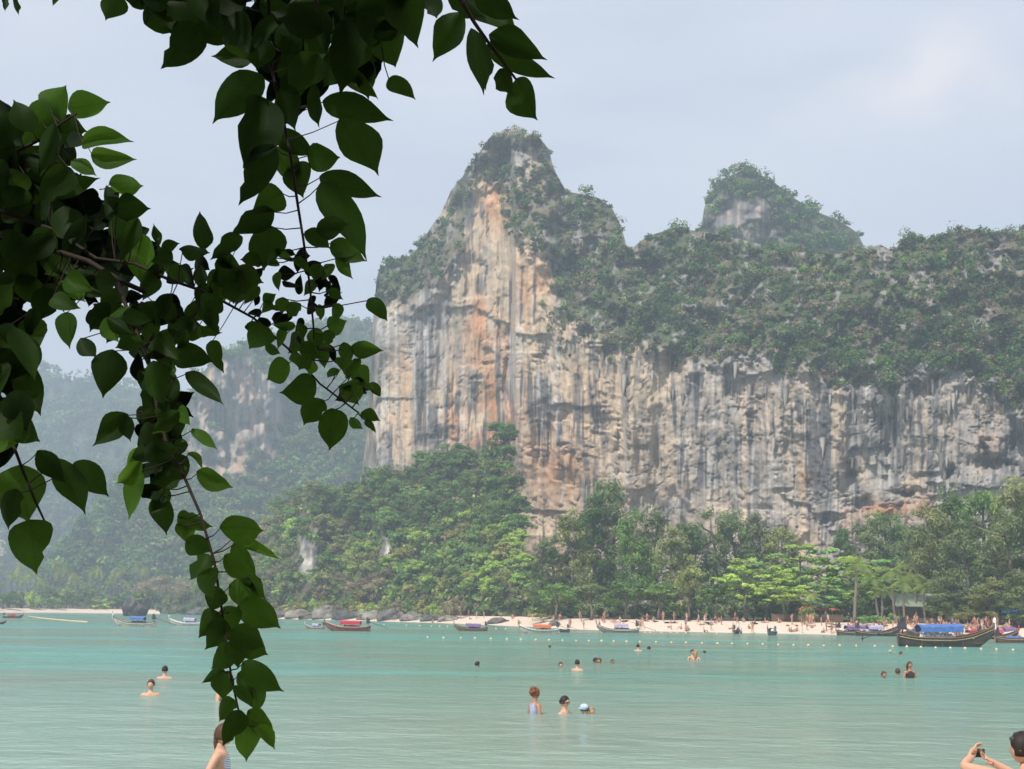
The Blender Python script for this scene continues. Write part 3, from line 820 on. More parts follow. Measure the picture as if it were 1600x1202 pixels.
def palm_meshes(seed):
    q = random.Random(seed * 13 + 1)
    lean = q.uniform(-0.7, 0.9); mb = MB()
    pts = [(lean * (i / 8) ** 1.7, 0.2 * math.sin(i / 3), 8.2 * i / 8 - (0.2 if i == 0 else 0)) for i in range(9)]
    mb.tube(pts, [0.27] + [0.17 - 0.006 * i for i in range(8)], 7)
    tr = mb.mesh('trunk', M_PALMBARK, True)
    top = Vector(pts[-1])
    V = []; Fq = []; cc = []
    for k in range(17):
        a = 6.283 * k / 17 + q.uniform(-0.15, 0.15); el = q.uniform(-0.35, 1.15); L = q.uniform(2.3, 3.0)
        prev = top.copy(); d = Vector((math.cos(a) * math.cos(el), math.sin(a) * math.cos(el), math.sin(el)))
        tone = q.uniform(0.35, 0.62)
        m = 18; ax = Vector((-math.sin(a), math.cos(a), 0))
        for s in range(m):
            p = prev + d * (L / m)
            d = (d + Vector((0, 0, -0.105))).normalized()
            w = 0.46 * math.sin(math.pi * (0.12 + 0.86 * s / m)) + 0.05
            dr = Vector((0, 0, -q.uniform(.3, .8) * w))
            for sg in (-1, 1):                       # drooping leaflet pairs with gaps between them
                b = len(V)
                V += [tuple(prev), tuple(prev + (p - prev) * 0.6), tuple(p + d * 0.16 + ax * sg * w + dr), tuple(prev + d * 0.16 + (p - prev) * 0.75 + ax * sg * w + dr)]
                Fq.append((b, b + 1, b + 2, b + 3)); cc += [(tone,) * 3] * 4
            prev = p
    cr = mesh_np('fronds', np.array(V), np.array(Fq), np.array(cc), [M_FOL])
    return tr, cr

KINDS = {k: [make_kind(k, s) for s in range(n)] for k, n in (('casuarina', 4), ('almond', 3), ('broad', 5), ('thin', 3), ('shrub', 3))}
KINDS['palm'] = [palm_meshes(s) for s in range(4)]
TONE = {'dark': (0.09, 0.145, 0.048), 'sea': (0.13, 0.165, 0.075), 'mid': (0.125, 0.20, 0.062), 'light': (0.26, 0.345, 0.085), 'bright': (0.18, 0.305, 0.10), 'olive': (0.205, 0.225, 0.085),
        'dry': (0.24, 0.195, 0.14), 'yellow': (0.27, 0.25, 0.09), 'palm': (0.165, 0.215, 0.06)}
FOLGAIN = 3.0

def tree(name, kind, base, height, width, tone, label, group, cat='tree', var=None, rz=None):
    """one tree: empty at its foot, trunk and crown copied from the kind's meshes"""
    k = KINDS[kind]; tr, cr = k[random.randrange(len(k)) if var is None else var % len(k)]
    e = empty(name, base, random.uniform(0, 6.283) if rz is None else rz)
    nominal_w = {'casuarina': 4.6, 'almond': 9.6, 'broad': 8.0, 'thin': 8.0, 'shrub': 8.4, 'palm': 6.0}[kind]
    nominal_h = {'shrub': 6.6, 'palm': 10.0}.get(kind, 10.3)
    e.scale = (width / nominal_w, width / nominal_w, height / nominal_h)
    a = link(tr.name.split('.')[0], tr, e); b = link(cr.name.split('.')[0], cr, e)
    c = np.array(TONE[tone]) * random.uniform(0.85, 1.15) * FOLGAIN
    b.color = (*[float(v) for v in c], 1)
    tag(e, label, cat, group)
    return e

def px2m(px, d): return px * d / F

def shore_tree(px, top_py, w_px, inland, kind, tone, name, label, group, var=None, rz=None, cat='tree'):
    p = beach_pt(px, inland)
    ptop = at(np.array(float(px)), np.array(float(top_py)), np.array(p.y))
    # keep the picture column: move the foot sideways so that the crown stands in it
    p.x = float(at(np.array(float(px)), np.array(940.0), np.array(p.y))[0])
    return tree(name, kind, p, float(ptop[2]) - p.z, px2m(w_px, p.length), tone, label, group, cat, var, rz)

# feathery trees behind the beach
cas = [(862, 838, 88, 30), (893, 800, 96, 38), (925, 768, 104, 46), (957, 742, 112, 52), (990, 800, 100, 30), (1022, 795, 100, 48), (1052, 822, 96, 34), (1085, 812, 96, 50), (1118, 796, 100, 56),
       (1150, 800, 96, 60), (1186, 800, 96, 62), (1222, 818, 90, 56), (1335, 822, 88, 60), (1362, 806, 96, 56), (1398, 798, 96, 60), (1432, 815, 92, 50), (1456, 792, 104, 40), (1488, 768, 116, 46),
       (1512, 808, 110, 28), (1546, 762, 122, 44), (1578, 800, 116, 26), (1604, 752, 130, 40), (1650, 760, 130, 34)]
for i, (x, y, w, d) in enumerate(cas):
    shore_tree(x, y, w, d, 'casuarina', ['sea', 'olive', 'dark', 'sea', 'mid'][i % 5], 'casuarina_tree',
               'feathery grey-green casuarina behind the far beach, %s from the left' % ORD[i], 'casuarina trees behind the far beach', var=i)
# broad layered trees with light leaves
for i, (x, y, w, d) in enumerate([(1166, 868, 108, 24), (1206, 858, 120, 34), (1250, 848, 130, 30), (1296, 852, 130, 36), (1338, 862, 110, 30), (1374, 872, 100, 38), (1226, 892, 96, 20), (1290, 898, 90, 22)]):
    shore_tree(x, y, w, d, 'almond', ['light', 'bright', 'light', 'bright'][i % 4], 'almond_tree',
               'light green layered almond tree above the beach, %s of eight from the left' % ORD[[0, 1, 3, 5, 6, 7, 2, 4][i]], 'light green almond trees above the beach', var=i)
# mixed trees low behind the sand
for i, (x, y, w, d, k, t, lab) in enumerate([
        (1078, 876, 84, 22, 'thin', 'olive', 'olive brown thin-leaved tree at the back of the sand, beside the light almond trees'),
        (1030, 905, 80, 20, 'broad', 'mid', 'bushy green tree at the back of the sand, left of the olive brown tree'),
        (978, 902, 88, 20, 'broad', 'dark', 'dark bushy tree overhanging the middle of the far beach'),
        (924, 905, 80, 20, 'broad', 'sea', 'grey-green bushy tree overhanging the far beach, left of the dark one'),
        (870, 905, 74, 22, 'broad', 'mid', 'green bushy tree where the grassy patch meets the sand'),
        (1120, 905, 76, 20, 'broad', 'dark', 'dark bushy tree under the leftmost light almond tree'),
        (1262, 938, 34, 15, 'shrub', 'olive', 'small rounded olive bush in front of the brown fence'),
        (1478, 900, 80, 22, 'casuarina', 'sea', 'short casuarina low behind the crowded end of the beach'),
        (1420, 918, 60, 30, 'broad', 'dark', 'dark round tree between the palms and the feathery trees'),
        (1548, 905, 90, 18, 'casuarina', 'olive', 'olive casuarina hanging low over the crowded sand'),
        (1602, 890, 100, 18, 'casuarina', 'sea', 'casuarina hanging low at the right edge of the beach'),
        (1196, 915, 66, 24, 'broad', 'mid', 'green bushy tree behind the left end of the brown fence'),
        (1310, 915, 60, 28, 'broad', 'dark', 'dark bushy tree left of the tallest leaning palm')]):
    shore_tree(x, y, w, d, k, t, 'shore_tree' if k != 'shrub' else 'bush', lab, 'trees at the back of the far beach', cat='tree' if k != 'shrub' else 'bush', var=i)
for i, (x, w) in enumerate([(1348, 34), (1370, 36), (1392, 34)]):
    shore_tree(x, 958, w, 14.5, 'shrub', 'bright', 'beach_bush', 'bright green low beach bush under the palms, %s of three from the left' % ORD[i], 'bright bushes under the palms', cat='bush', var=i)
shore_tree(846, 957, 60, 15.5, 'shrub', 'yellow', 'grass_clump', 'low yellow-green grass clump at the top of the sand', 'grass at the top of the sand', cat='grass')
for i, (x, y, w, d) in enumerate([(1334, 862, 86, 15), (1372, 890, 70, 24), (1398, 876, 70, 22), (1412, 896, 64, 19), (1376, 912, 56, 17), (1430, 884, 66, 26), (1445, 905, 60, 20), (1268, 918, 46, 15)]):
    shore_tree(x, y, w, d, 'palm', 'palm', 'coconut_palm', ['tall leaning coconut palm standing clear at the top of the sand', 'coconut palm just right of the tall leaning palm', 'tallest thin palm of the clump beside the pale roof',
               'yellow palm in front of the pale green roof', 'short palm low beside the bright bushes', 'palm rising behind the pale green roof', 'palm at the right end of the palm clump', 'small young palm in front of the almond trees'][i],
               'palms behind the far beach', cat='palm', var=i, rz=[3.3, 0.4, 1.9, 2.7, 4.4, 5.1, 0.9, 2.0][i])

for i in range(44):
    x = 850 + i * 18 + random.uniform(-5, 5)
    shore_tree(x, random.uniform(925, 945) if x < 1300 else random.uniform(915, 945), random.uniform(46, 64), random.uniform(22, 40), 'shrub', ['dark', 'sea', 'mid'][i % 3], 'understory_bush',
               '%s bush in the shade under the beach trees, %s from the left' % (['dark green', 'grey-green', 'green'][i % 3], ordn(i + 1)), 'bushes in the shade under the beach trees', cat='bush', var=i)
# forest on the hillside: every crown its own tree
r8 = np.random.default_rng(88)
P, x, y = scatter_pts(talus, 900, lambda x, y: np.clip(1 - 2.2 * (gauss(x, y, 484, 872, 22, 40) + gauss(x, y, 602, 862, 14, 26)), 0, 1) * (y < 945), r8)
kept = []
for p, a, b in zip(P, x, y):
    if all((a - c[1]) ** 2 + ((b - c[2]) * 1.25) ** 2 > 15 ** 2 for c in kept): kept.append((p, a, b))
JB = lambda b: 0 if b < 790 else (1 if b < 870 else 2)
kept.sort(key=lambda t: t[1]); jcount = {}
def jungle_label(tone, a, b):
    k = (tone, JB(b)); jcount[k] = jcount.get(k, 0) + 1
    return '%s tree, %s such from the left, %s of the hillside jungle' % ({'dark': 'dark green', 'mid': 'mid green', 'light': 'light green', 'olive': 'olive', 'dry': 'brown half bare', 'yellow': 'yellowish'}[tone], ordn(jcount[k]), ['top', 'middle', 'foot'][k[1]])
cnt = 0
for p, a, b in kept:
    low = b > 830
    rr = random.random()
    if low and a > 600: tone = 'light' if rr < 0.55 else ('yellow' if rr < 0.68 else 'mid')
    elif low: tone = 'olive' if rr < 0.4 else ('light' if rr < 0.62 else ('dry' if rr < 0.82 else 'mid'))
    elif a > 640: tone = 'dark' if rr < 0.55 else 'mid'
    else: tone = 'mid' if rr < 0.5 else ('dark' if rr < 0.75 else 'olive')
    if gauss(a, b, 590, 925, 36, 28) > 0.5 or gauss(a, b, 545, 930, 30, 18) > 0.6: tone = 'dry'
    d = float(np.linalg.norm(p)); w = px2m(random.uniform(34, 56), d)
    tree('jungle_tree', 'thin' if tone == 'dry' else random.choice(['broad', 'broad', 'broad', 'thin']), (p[0], p[1], p[2] - 0.28 * w), w * random.uniform(0.85, 1.1), w, tone,
         jungle_label(tone, a, b), 'jungle trees on the hillside')
    cnt += 1

# left shore: low trees and palms
r9 = random.Random(9)
for i in range(40):
    x = -30 + i * 11.4 + r9.uniform(-4, 4)
    k = 'shrub' if i % 3 else 'broad'
    yt = r9.uniform(915, 936) if x < 330 else r9.uniform(895, 925)
    tone = ['mid', 'olive', 'light', 'mid', 'dark'][i % 5]
    shore_tree(x, yt, r9.uniform(26, 44), r9.uniform(14, 34), k, tone, 'far_shore_tree', '%s low tree on the distant left shore, %s in its row' % ({'mid': 'green', 'olive': 'olive', 'light': 'light green', 'dark': 'dark green'}[tone], ordn(i + 1)), 'low trees on the distant left shore')
for i, (x, y, w, d) in enumerate([(258, 893, 86, 26), (228, 905, 64, 22), (300, 905, 70, 24)]):
    shore_tree(x, y, w, d, 'thin', 'dry', 'bare_tree', ['wide brown half bare tree on the distant left shore', 'small brown half bare tree left of the wide bare one', 'brown half bare tree right of the wide bare one'][i], 'brown half bare trees on the left shore', var=i)
for i in range(22):
    x = -10 + i * 11 + r9.uniform(-4, 4)
    shore_tree(x, r9.uniform(868, 905), r9.uniform(24, 32), r9.uniform(30, 70), 'palm', 'palm' if i % 3 else 'olive', 'distant_palm', 'thin coconut palm in the distant left grove, %s from the left' % ordn(i + 1), 'coconut grove on the left shore', cat='palm', var=i)

# ------------------------------------------------------------------ shore rocks
def rock_mesh(seed, tint):
    q = random.Random(seed)
    bm = bmesh.new(); bmesh.ops.create_icosphere(bm, subdivisions=3, radius=1.0)
    o1 = q.uniform(0, 50)
    for v in bm.verts:
        n = v.co.normalized()
        k = 0.62 + 0.7 * float(fbm(np.array(n.x * 1.7 + o1), np.array(n.y * 1.7 + n.z * 1.3 + o1), seed, 3)) + 0.34 * float(vn(np.array(n.x * 5 + o1), np.array(n.z * 2.0 + n.y * 5), seed + 9))
        v.co = n * k
    me = bpy.data.meshes.new('rock'); bm.to_mesh(me); bm.free()
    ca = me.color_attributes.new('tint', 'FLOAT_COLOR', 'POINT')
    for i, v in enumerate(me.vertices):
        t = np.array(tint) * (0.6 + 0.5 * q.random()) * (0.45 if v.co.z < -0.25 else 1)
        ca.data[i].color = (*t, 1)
    me.materials.append(M_SHOREROCK)
    return me
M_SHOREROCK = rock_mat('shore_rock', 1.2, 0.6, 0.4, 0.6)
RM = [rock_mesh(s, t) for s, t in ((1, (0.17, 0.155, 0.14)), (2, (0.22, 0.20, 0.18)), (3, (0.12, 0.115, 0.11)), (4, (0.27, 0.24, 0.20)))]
rk = [(385, 955, 40, 22), (412, 952, 44, 30), (440, 958, 46, 22), (465, 955, 40, 26), (490, 958, 40, 18), (512, 955, 42, 36), (545, 957, 46, 28), (580, 957, 42, 28), (612, 955, 46, 34), (645, 958, 40, 22), (678, 960, 36, 18),
      (700, 962, 30, 14), (780, 962, 34, 16), (350, 953, 44, 20), (318, 951, 40, 22), (285, 952, 44, 18), (868, 962, 18, 12)]
for i, (x, y, w, h) in enumerate(rk):
    p = beach_pt(x, 8.0); d = p.length
    p.x = float(at(np.array(float(x)), np.array(950.0), np.array(p.y))[0])
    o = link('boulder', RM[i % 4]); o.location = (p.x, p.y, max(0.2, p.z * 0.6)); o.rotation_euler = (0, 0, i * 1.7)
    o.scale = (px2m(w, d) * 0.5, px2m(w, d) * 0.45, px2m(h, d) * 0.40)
    tag(o, 'grey shore boulder below the hillside, %s of the row from the left' % ORD[sorted(range(len(rk)), key=lambda k: rk[k][0]).index(i)], 'boulder', 'boulders along the shore')
for i in range(18):
    x = 392 + i * 19 + random.uniform(-6, 6)
    shore_tree(x, random.uniform(930, 942), random.uniform(30, 44), random.uniform(11, 17), 'shrub', ['light', 'olive', 'dry', 'mid', 'yellow'][i % 5], 'rock_bush', '%s bush above the shore boulders, %s from the left' % (['light green', 'olive', 'brown', 'green', 'yellowish'][i % 5], ordn(i + 1)), 'bushes above the boulders', cat='bush', var=i)
# rocky islet with a bush on top
ip = ground(np.array(208.0), np.array(962.5)); d = float(np.linalg.norm(ip))
o = link('islet_rock', RM[2]); o.location = (ip[0], ip[1] + 3, px2m(12, d)); o.scale = (px2m(17, d), px2m(14, d), px2m(17, d)); o.rotation_euler = (0, 0.2, 0.6)
tag(o, 'dark undercut islet rock behind the blue-roofed boat', 'rock')
tree('islet_bush', 'shrub', (ip[0], ip[1] + 3, px2m(20, d)), px2m(20, d), px2m(32, d), 'mid', 'green bush growing on top of the islet rock', None, 'bush', var=1)

# ------------------------------------------------------------------ longtail boats
def painted(name, col, rough=0.55): return plain(name, col, rough, 0.28, 3.2, 0.15, 0.25)
PAINT = {k: painted('paint_' + k, c) for k, c in dict(wood=(0.16, 0.10, 0.065), pale=(0.42, 0.36, 0.29), dark=(0.07, 0.055, 0.045), grey=(0.20, 0.18, 0.16), blue=(0.07, 0.15, 0.38), red=(0.42, 0.04, 0.06), purple=(0.20, 0.13, 0.30),
         orange=(0.55, 0.16, 0.07), white=(0.72, 0.72, 0.70), teal=(0.10, 0.30, 0.30), pink=(0.55, 0.14, 0.20), lilac=(0.40, 0.36, 0.50), yellow=(0.34, 0.28, 0.12), metal=(0.05, 0.05, 0.055)).items()}

def hull_sections(n=22):
    S = []
    for i in range(n + 1):
        s = i / n
        x = -5.0 + 10.0 * s
        b = float(np.interp(s, [0, 0.08, 0.3, 0.55, 0.75, 0.88, 0.96, 1.0], [0.50, 0.68, 0.92, 0.96, 0.78, 0.44, 0.15, 0.06]))
        g = 0.62 + 0.25 * max(0, (0.25 - s) / 0.25) ** 1.5 + 0.85 * max(0, (s - 0.5) / 0.5) ** 2.0
        k = -0.30 + 0.32 * max(0, (0.15 - s) / 0.15) + 1.2 * max(0, (s - 0.72) / 0.28) ** 2.0
        S.append((x + 0.15 * max(0, s - 0.9) * 10, b, g, min(k, g - 0.15)))
    return S

def hull_mesh(mat, inner):
    S = hull_sections(); mb = MB(); m = 9
    V = []
    for (x, b, g, k) in S:
        for j in range(m):
            t = -1 + 2 * j / (m - 1)
            V.append((x, b * math.copysign(abs(t) ** 0.75, t), k + (g - k) * abs(t) ** 2.2))
    off = len(V)
    for (x, b, g, k) in S:
        for j in range(m):
            t = -1 + 2 * j / (m - 1); bb = max(b - 0.06, b * 0.4)
            V.append((x * 0.99, bb * math.copysign(abs(t) ** 0.75, t), min(k + 0.08 + (g - k - 0.08) * abs(t) ** 2.2, g)))
    Fs = []; Mi = []
    n = len(S)
    for i in range(n - 1):
        for j in range(m - 1):
            a = i * m + j; Fs.append((a, a + 1, a + m + 1, a + m))
            a += off; Fs.append((a, a + m, a + m + 1, a + 1))
        for j in (0, m - 1):
            a = i * m + j; Fs.append((a, a + m, off + a + m, off + a))
    Fs.append(tuple(range(m))); Fs.append(tuple((n - 1) * m + j for j in range(m)))
    mb.add(V, Fs)
    return mb.mesh('hull', mat, True)
HULLS = {k: hull_mesh(PAINT[k], None) for k in ('wood', 'pale', 'dark', 'grey')}

def strake_mesh(mat, drop, th):
    mb = MB(); S = hull_sections()
    for sg in (-1, 1):
        mb.tube([(x, sg * (b + 0.015), g - drop) for (x, b, g, k) in S], th, 5)
    return mb.mesh('rail', mat, True)
RAILS = {k: strake_mesh(PAINT[k], 0.0, 0.055) for k in ('wood', 'white', 'red', 'blue', 'dark', 'pale')}
STRIPES = {k: strake_mesh(PAINT[k], 0.17, 0.035) for k in ('white', 'red', 'blue', 'teal', 'pale', 'yellow')}

def canopy_mesh(mat, x0, x1, w, z):
    mb = MB(); nx_, ny_ = 8, 8; V = []; Fs = []
    for th in (0, -0.05):
        for i in range(nx_ + 1):
            u = i / nx_
            for j in range(ny_ + 1):
                v = -1 + 2 * j / ny_
                V.append((x0 + (x1 - x0) * u, w * v, z + th + 0.22 * (1 - v * v) - 0.05 * math.sin(u * 9) ** 2 + 0.10 * u))
    q = (nx_ + 1) * (ny_ + 1)
    for i in range(nx_):
        for j in range(ny_):
            a = i * (ny_ + 1) + j
            Fs.append((a, a + ny_ + 1, a + ny_ + 2, a + 1)); Fs.append((q + a, q + a + 1, q + a + ny_ + 2, q + a + ny_ + 1))
    for i in range(nx_):
        for j in (0, ny_):
            a = i * (ny_ + 1) + j; Fs.append((a, a + ny_ + 1, q + a + ny_ + 1, q + a))
    for j in range(ny_):
        for i in (0, nx_):
            a = i * (ny_ + 1) + j; Fs.append((a, a + 1, q + a + 1, q + a))
    # hanging side flaps
    for sg in (-1, 1):
        mb.box(((x0 + x1) / 2, sg * (w + 0.02), z - 0.16), (x1 - x0 - 0.02, 0.02, 0.38))
    mb.add(V, Fs)
    return mb.mesh('canopy', mat, False)
CANOPY = {}
def canopy(k, long_):
    key = (k, long_)
    if key not in CANOPY: CANOPY[key] = canopy_mesh(PAINT[k], -2.9 if long_ else -2.4, 1.6 if long_ else 0.9, 0.88, 1.38)
    return CANOPY[key]
mb = MB(); mb.tube([(0, 0, -0.9), (0, 0, 0.82)], 0.03, 6); POST = mb.mesh('post', PAINT['wood'])
mb = MB()
mb.box((0, 0, 0.0), (0.85, 0.5, 0.5), taper=0.8); mb.box((0.1, 0, 0.36), (0.45, 0.36, 0.28)); mb.tube([(-0.3, 0.3, 0), (-0.3, 0.3, 0.55)], 0.07, 8); mb.tube([(0.35, -0.28, 0.1), (0.9, -0.2, 0.35), (1.4, -0.1, 0.3)], 0.03, 5); mb.tube([(0, 0, -0.2), (0, 0, -0.8)], 0.07, 8)
mb.ball((0.15, 0.0, 0.58), (0.22, 0.2, 0.12), 8, 5)
ENGINE = mb.mesh('engine', PAINT['metal'])
mb = MB(); mb.tube([(-0.3, 0, 0), (-2.2, 0, -0.45), (-4.4, 0, -0.95)], [0.05, 0.04, 0.035], 6)
for k in range(3):
    a = 2.094 * k
    mb.box((-4.4, 0.13 * math.cos(a), -0.95 + 0.13 * math.sin(a)), (0.03, 0.16, 0.16))
SHAFT = mb.mesh('propeller_shaft', PAINT['metal'])
mb = MB(); mb.box((0, 0, 0.28), (7.2, 1.15, 0.05)); DECK = mb.mesh('deck', PAINT['wood'])
mb = MB(); mb.box((0, 0, 0), (0.28, 1.5, 0.06)); BENCH = mb.mesh('bench', PAINT['pale'])
mb = MB(); mb.tube([(4.85, 0, 0.95), (5.08, 0, 1.45), (5.26, 0, 1.95), (5.42, 0, 2.45)], [0.13, 0.12, 0.10, 0.05], 6); PROW = mb.mesh('prow_post', PAINT['wood'], True)
RIBBON = {}
def ribbon(k):
    if k not in RIBBON:
        mb = MB(); mb.tube([(5.22, 0, 1.75), (5.29, 0, 1.95), (5.33, 0, 2.12)], [0.13, 0.16, 0.12], 8)
        for j in range(4): mb.tube([(5.27, 0.05 * (j - 1.5), 1.92), (5.32, 0.12 * (j - 1.5), 1.6), (5.28, 0.15 * (j - 1.5), 1.3)], [0.05, 0.05, 0.03], 4)
        RIBBON[k] = mb.mesh('prow_ribbon', PAINT[k])
    return RIBBON[k]
CARGO = {}
def cargo(k):
    if k not in CARGO:
        mb = MB(); q = random.Random(hash(k) % 99 if False else len(CARGO) + 3)
        for j in range(7): mb.ball((-2.4 + 0.5 * j, q.uniform(-0.2, 0.2), 0.58 + q.uniform(0, 0.12)), (0.36, 0.42, 0.32), 7, 5)
        CARGO[k] = mb.mesh('cargo', PAINT[k], True)
    return CARGO[k]

def boat(px, py, len_px, heading, hull, rail, stripe, can, label, rib='red', long_=True, car='red', dy=0.0):
    """heading: degrees of the bow, 0 = to the right of the picture, 90 = away"""
    p = ground(np.array(float(px)), np.array(float(py)), 0.0); d = float(np.linalg.norm(p))
    a = math.radians(heading)
    sc_ = px2m(len_px, d) / max(0.25, abs(10.6 * math.cos(a)) + 1.2 * abs(math.sin(a)))
    e = empty('longtail_boat', (p[0], p[1] + dy, -0.02), a); e.scale = (sc_, sc_, sc_ * 1.4)
    link('hull', HULLS[hull], e); link('rail', RAILS[rail], e); link('stripe', STRIPES[stripe], e); link('deck', DECK, e)
    for xb in (1.9, 2.6): link('bench', BENCH, e, (xb, 0, 0.62))
    if can:
        c = link('canopy', canopy(can, long_), e)
        x0, x1 = (-2.8, 1.5) if long_ else (-2.3, 0.8)
        for i in range(3):
            for sg in (-1, 1): link('post', POST, c, (x0 + (x1 - x0) * i / 2, sg * 0.80, 0.70))
    if car: link('cargo', cargo(car), e)
    en = link('engine', ENGINE, e, (-4.5, 0, 1.45)); s = link('propeller_shaft', SHAFT, en); s.rotation_euler = (0, 0.0, 0.1)
    link('prow_post', PROW, e); link('prow_ribbon', ribbon(rib), e)
    tag(e, label, 'boat', 'longtail boats in the bay')
    return e

boat(1478, 1010, 150, 3, 'dark', 'wood', 'yellow', 'blue', 'dark longtail boat with long blue canopy, nearest boat at the right', 'white', True, 'white')
boat(966, 989, 68, 177, 'grey', 'pale', 'white', 'lilac', 'grey longtail boat with low pale canopy, bow to the left, off mid beach', 'pink', False, 'dark')
boat(843, 990, 66, 177, 'pale', 'white', 'teal', 'orange', 'pale longtail boat with orange canopy off the beach', 'yellow', True, 'orange')
boat(868, 988, 46, 168, 'dark', 'dark', 'blue', None, 'dark open longtail boat just behind the orange canopied one', 'red', False, 'dark')
boat(736, 986, 54, 178, 'wood', 'dark', 'pale', 'purple', 'small brown longtail boat with purple cover, alone left of mid beach', 'lilac', True, 'purple')
boat(543, 986, 74, 177, 'wood', 'pale', 'red', 'red', 'longtail boat with red canopy near the left end of the beach', 'teal', True, 'red')
boat(492, 983, 36, 150, 'grey', 'pale', 'white', 'lilac', 'small longtail boat with pale cargo just left of the red-roofed one', 'white', False, 'lilac')
boat(210, 979, 68, 176, 'pale', 'wood', 'white', 'blue', 'pale longtail boat with bright blue canopy in front of the islet rock', 'white', False, 'dark')
boat(292, 978, 56, 176, 'pale', 'white', 'white', 'lilac', 'pale longtail boat half hidden by the hanging branch', 'white', False, 'lilac')
boat(20, 966, 28, 20, 'wood', 'dark', 'red', 'red', 'small dark red longtail boat near the left edge', 'red', True, 'red')
boat(-4, 975, 22, 30, 'dark', 'dark', 'red', None, 'dark boat stern just cut by the left edge', 'red', True, 'red')
boat(1151, 990, 20, 72, 'dark', 'dark', 'blue', 'lilac', 'small dark longtail boat seen end on, close to the sand', 'white', False, 'lilac')
boat(1206, 993, 27, 245, 'grey', 'wood', 'teal', 'teal', 'grey-green longtail boat seen bow on, close to the sand', 'blue', False, 'dark')
for i, (x, y, w, h, hu, ca, rb) in enumerate([(1340, 993, 70, 12, 'wood', 'purple', 'red'), (1372, 994, 74, 8, 'dark', 'lilac', 'orange'), (1405, 994, 66, 14, 'wood', 'purple', 'white'), (1560, 999, 70, 15, 'dark', 'pink', 'red'), (1592, 1004, 76, 8, 'wood', 'blue', 'white'), (1525, 998, 60, 12, 'grey', 'red', 'blue'), (1450, 995, 60, 160, 'dark', 'lilac', 'pink'), (1580, 996, 64, 20, 'wood', 'purple', 'yellow')]):
    boat(x, y, w, h, hu, 'wood', 'pale', ca if i not in (2, 4) else None,
         ['brown longtail boat with purple cover, leftmost of the row moored by the sand', 'dark longtail boat with lilac cover, middle of the row moored by the sand', 'brown open longtail boat moored behind the blue-roofed boat stern',
          'dark longtail boat with pink cover behind the blue-roofed boat bow', 'brown open longtail boat cut by the right edge', 'grey longtail boat with red cover behind the blue canopy', 'dark longtail boat with lilac cover behind the blue canopy', 'brown longtail boat with purple cover close to the sand at the right edge'][i], rb, i % 2 == 0, ['purple', 'lilac', 'pink', 'red', 'blue', 'red', 'lilac', 'purple'][i])

# ------------------------------------------------------------------ buoys
mb = MB(); mb.ball((0, 0, 0.04), (0.17, 0.17, 0.15), 10, 7); mb.tube([(0, 0, 0.16), (0, 0, 0.24)], 0.04, 6); mb.tube([(0, 0, -0.05), (0, 0, -0.6)], 0.015, 5)
M_BUOY = plain('buoy_plastic', (0.62, 0.50, 0.28), 0.6, 0.08, 8)
BUOY = mb.mesh('buoy', M_BUOY, True)
bx = [668, 693, 720, 742, 767, 792, 814, 837, 858, 879, 900, 920, 940, 959, 979, 1000, 1025, 1049, 1072, 1097, 1121, 1144, 1168, 1192, 1216, 1240, 1263, 1287, 1312, 1338, 1367, 1395, 1417, 1439, 1462, 1485, 1508, 1533, 1557, 1583]
for i, x in enumerate(bx):
    y = np.interp(x, [660, 720, 820, 1000, 1200, 1400, 1600], [997, 998, 1000.5, 1004, 1008.5, 1011.5, 1017.5])
    p = ground(np.array(float(x)), np.array(float(y)) + random.uniform(-0.4, 0.4))
    o = link('buoy', BUOY); o.location = (p[0], p[1], 0.03); s = random.uniform(0.6, 0.8); o.scale = (s, s, s)
    tag(o, 'cream float, %s from the left in the long buoy line' % ordn(i + 1), 'buoy', 'buoys of the long line')
for i, x in enumerate([600, 635, 656, 674, 687, 699, 775, 790, 1008, 1016, 1033, 1048, 1058, 1072, 1100, 1120]):
    y = np.interp(x, [600, 700, 800, 1000, 1120], [977, 980, 984, 989, 991])
    p = ground(np.array(float(x)), np.array(float(y)))
    o = link('shore_buoy', BUOY); o.location = (p[0], p[1], 0.03); o.scale = (.8, .8, .8)
    tag(o, 'small float, %s from the left in the line near the sand' % ordn(i + 1), 'buoy', 'buoys of the inner line')
mb = MB()
mb.tube([ground(np.array(x), np.array(y), 0.05) for x, y in ((44.0, 963.0), (60.0, 965.5), (85.0, 968.0), (112.0, 970.5), (136.0, 972.0))], 0.14, 6)
tag(mb.build('floating_rope', M_BUOY, None, True), 'pale floating rope slanting across the water at the left', 'rope')

# ------------------------------------------------------------------ fence, hut, parasols behind the sand
M_FENCE = plain('fence_wood', (0.13, 0.085, 0.055), 0.9, 0.25, 1.5)
e = empty('fence', beach_pt(1258, 18))
tag(e, 'low brown board fence at the back of the sand', 'fence')
org = Vector(e.location)
pts = [beach_pt(x, 18) - org for x in np.linspace(1188, 1336, 13)]
pm = MB(); pm.box((0, 0, 0.65), (0.14, 0.14, 1.5)); PM = pm.mesh('post', M_FENCE)
for p in pts: link('post', PM, e, p)
bm_ = MB()
for a, b in zip(pts[:-1], pts[1:]):
    n = 8; rz = math.atan2(b.y - a.y, b.x - a.x); L = (b - a).length / n
    for k in range(n):
        c = a + (b - a) * ((k + 0.5) / n)
        bm_.box((c.x, c.y, c.z + 0.62 + random.uniform(-0.04, 0.04)), (L * 0.86, 0.03, 1.15), rz)
o = bm_.build('boards', M_FENCE, e); o['kind'] = 'stuff'

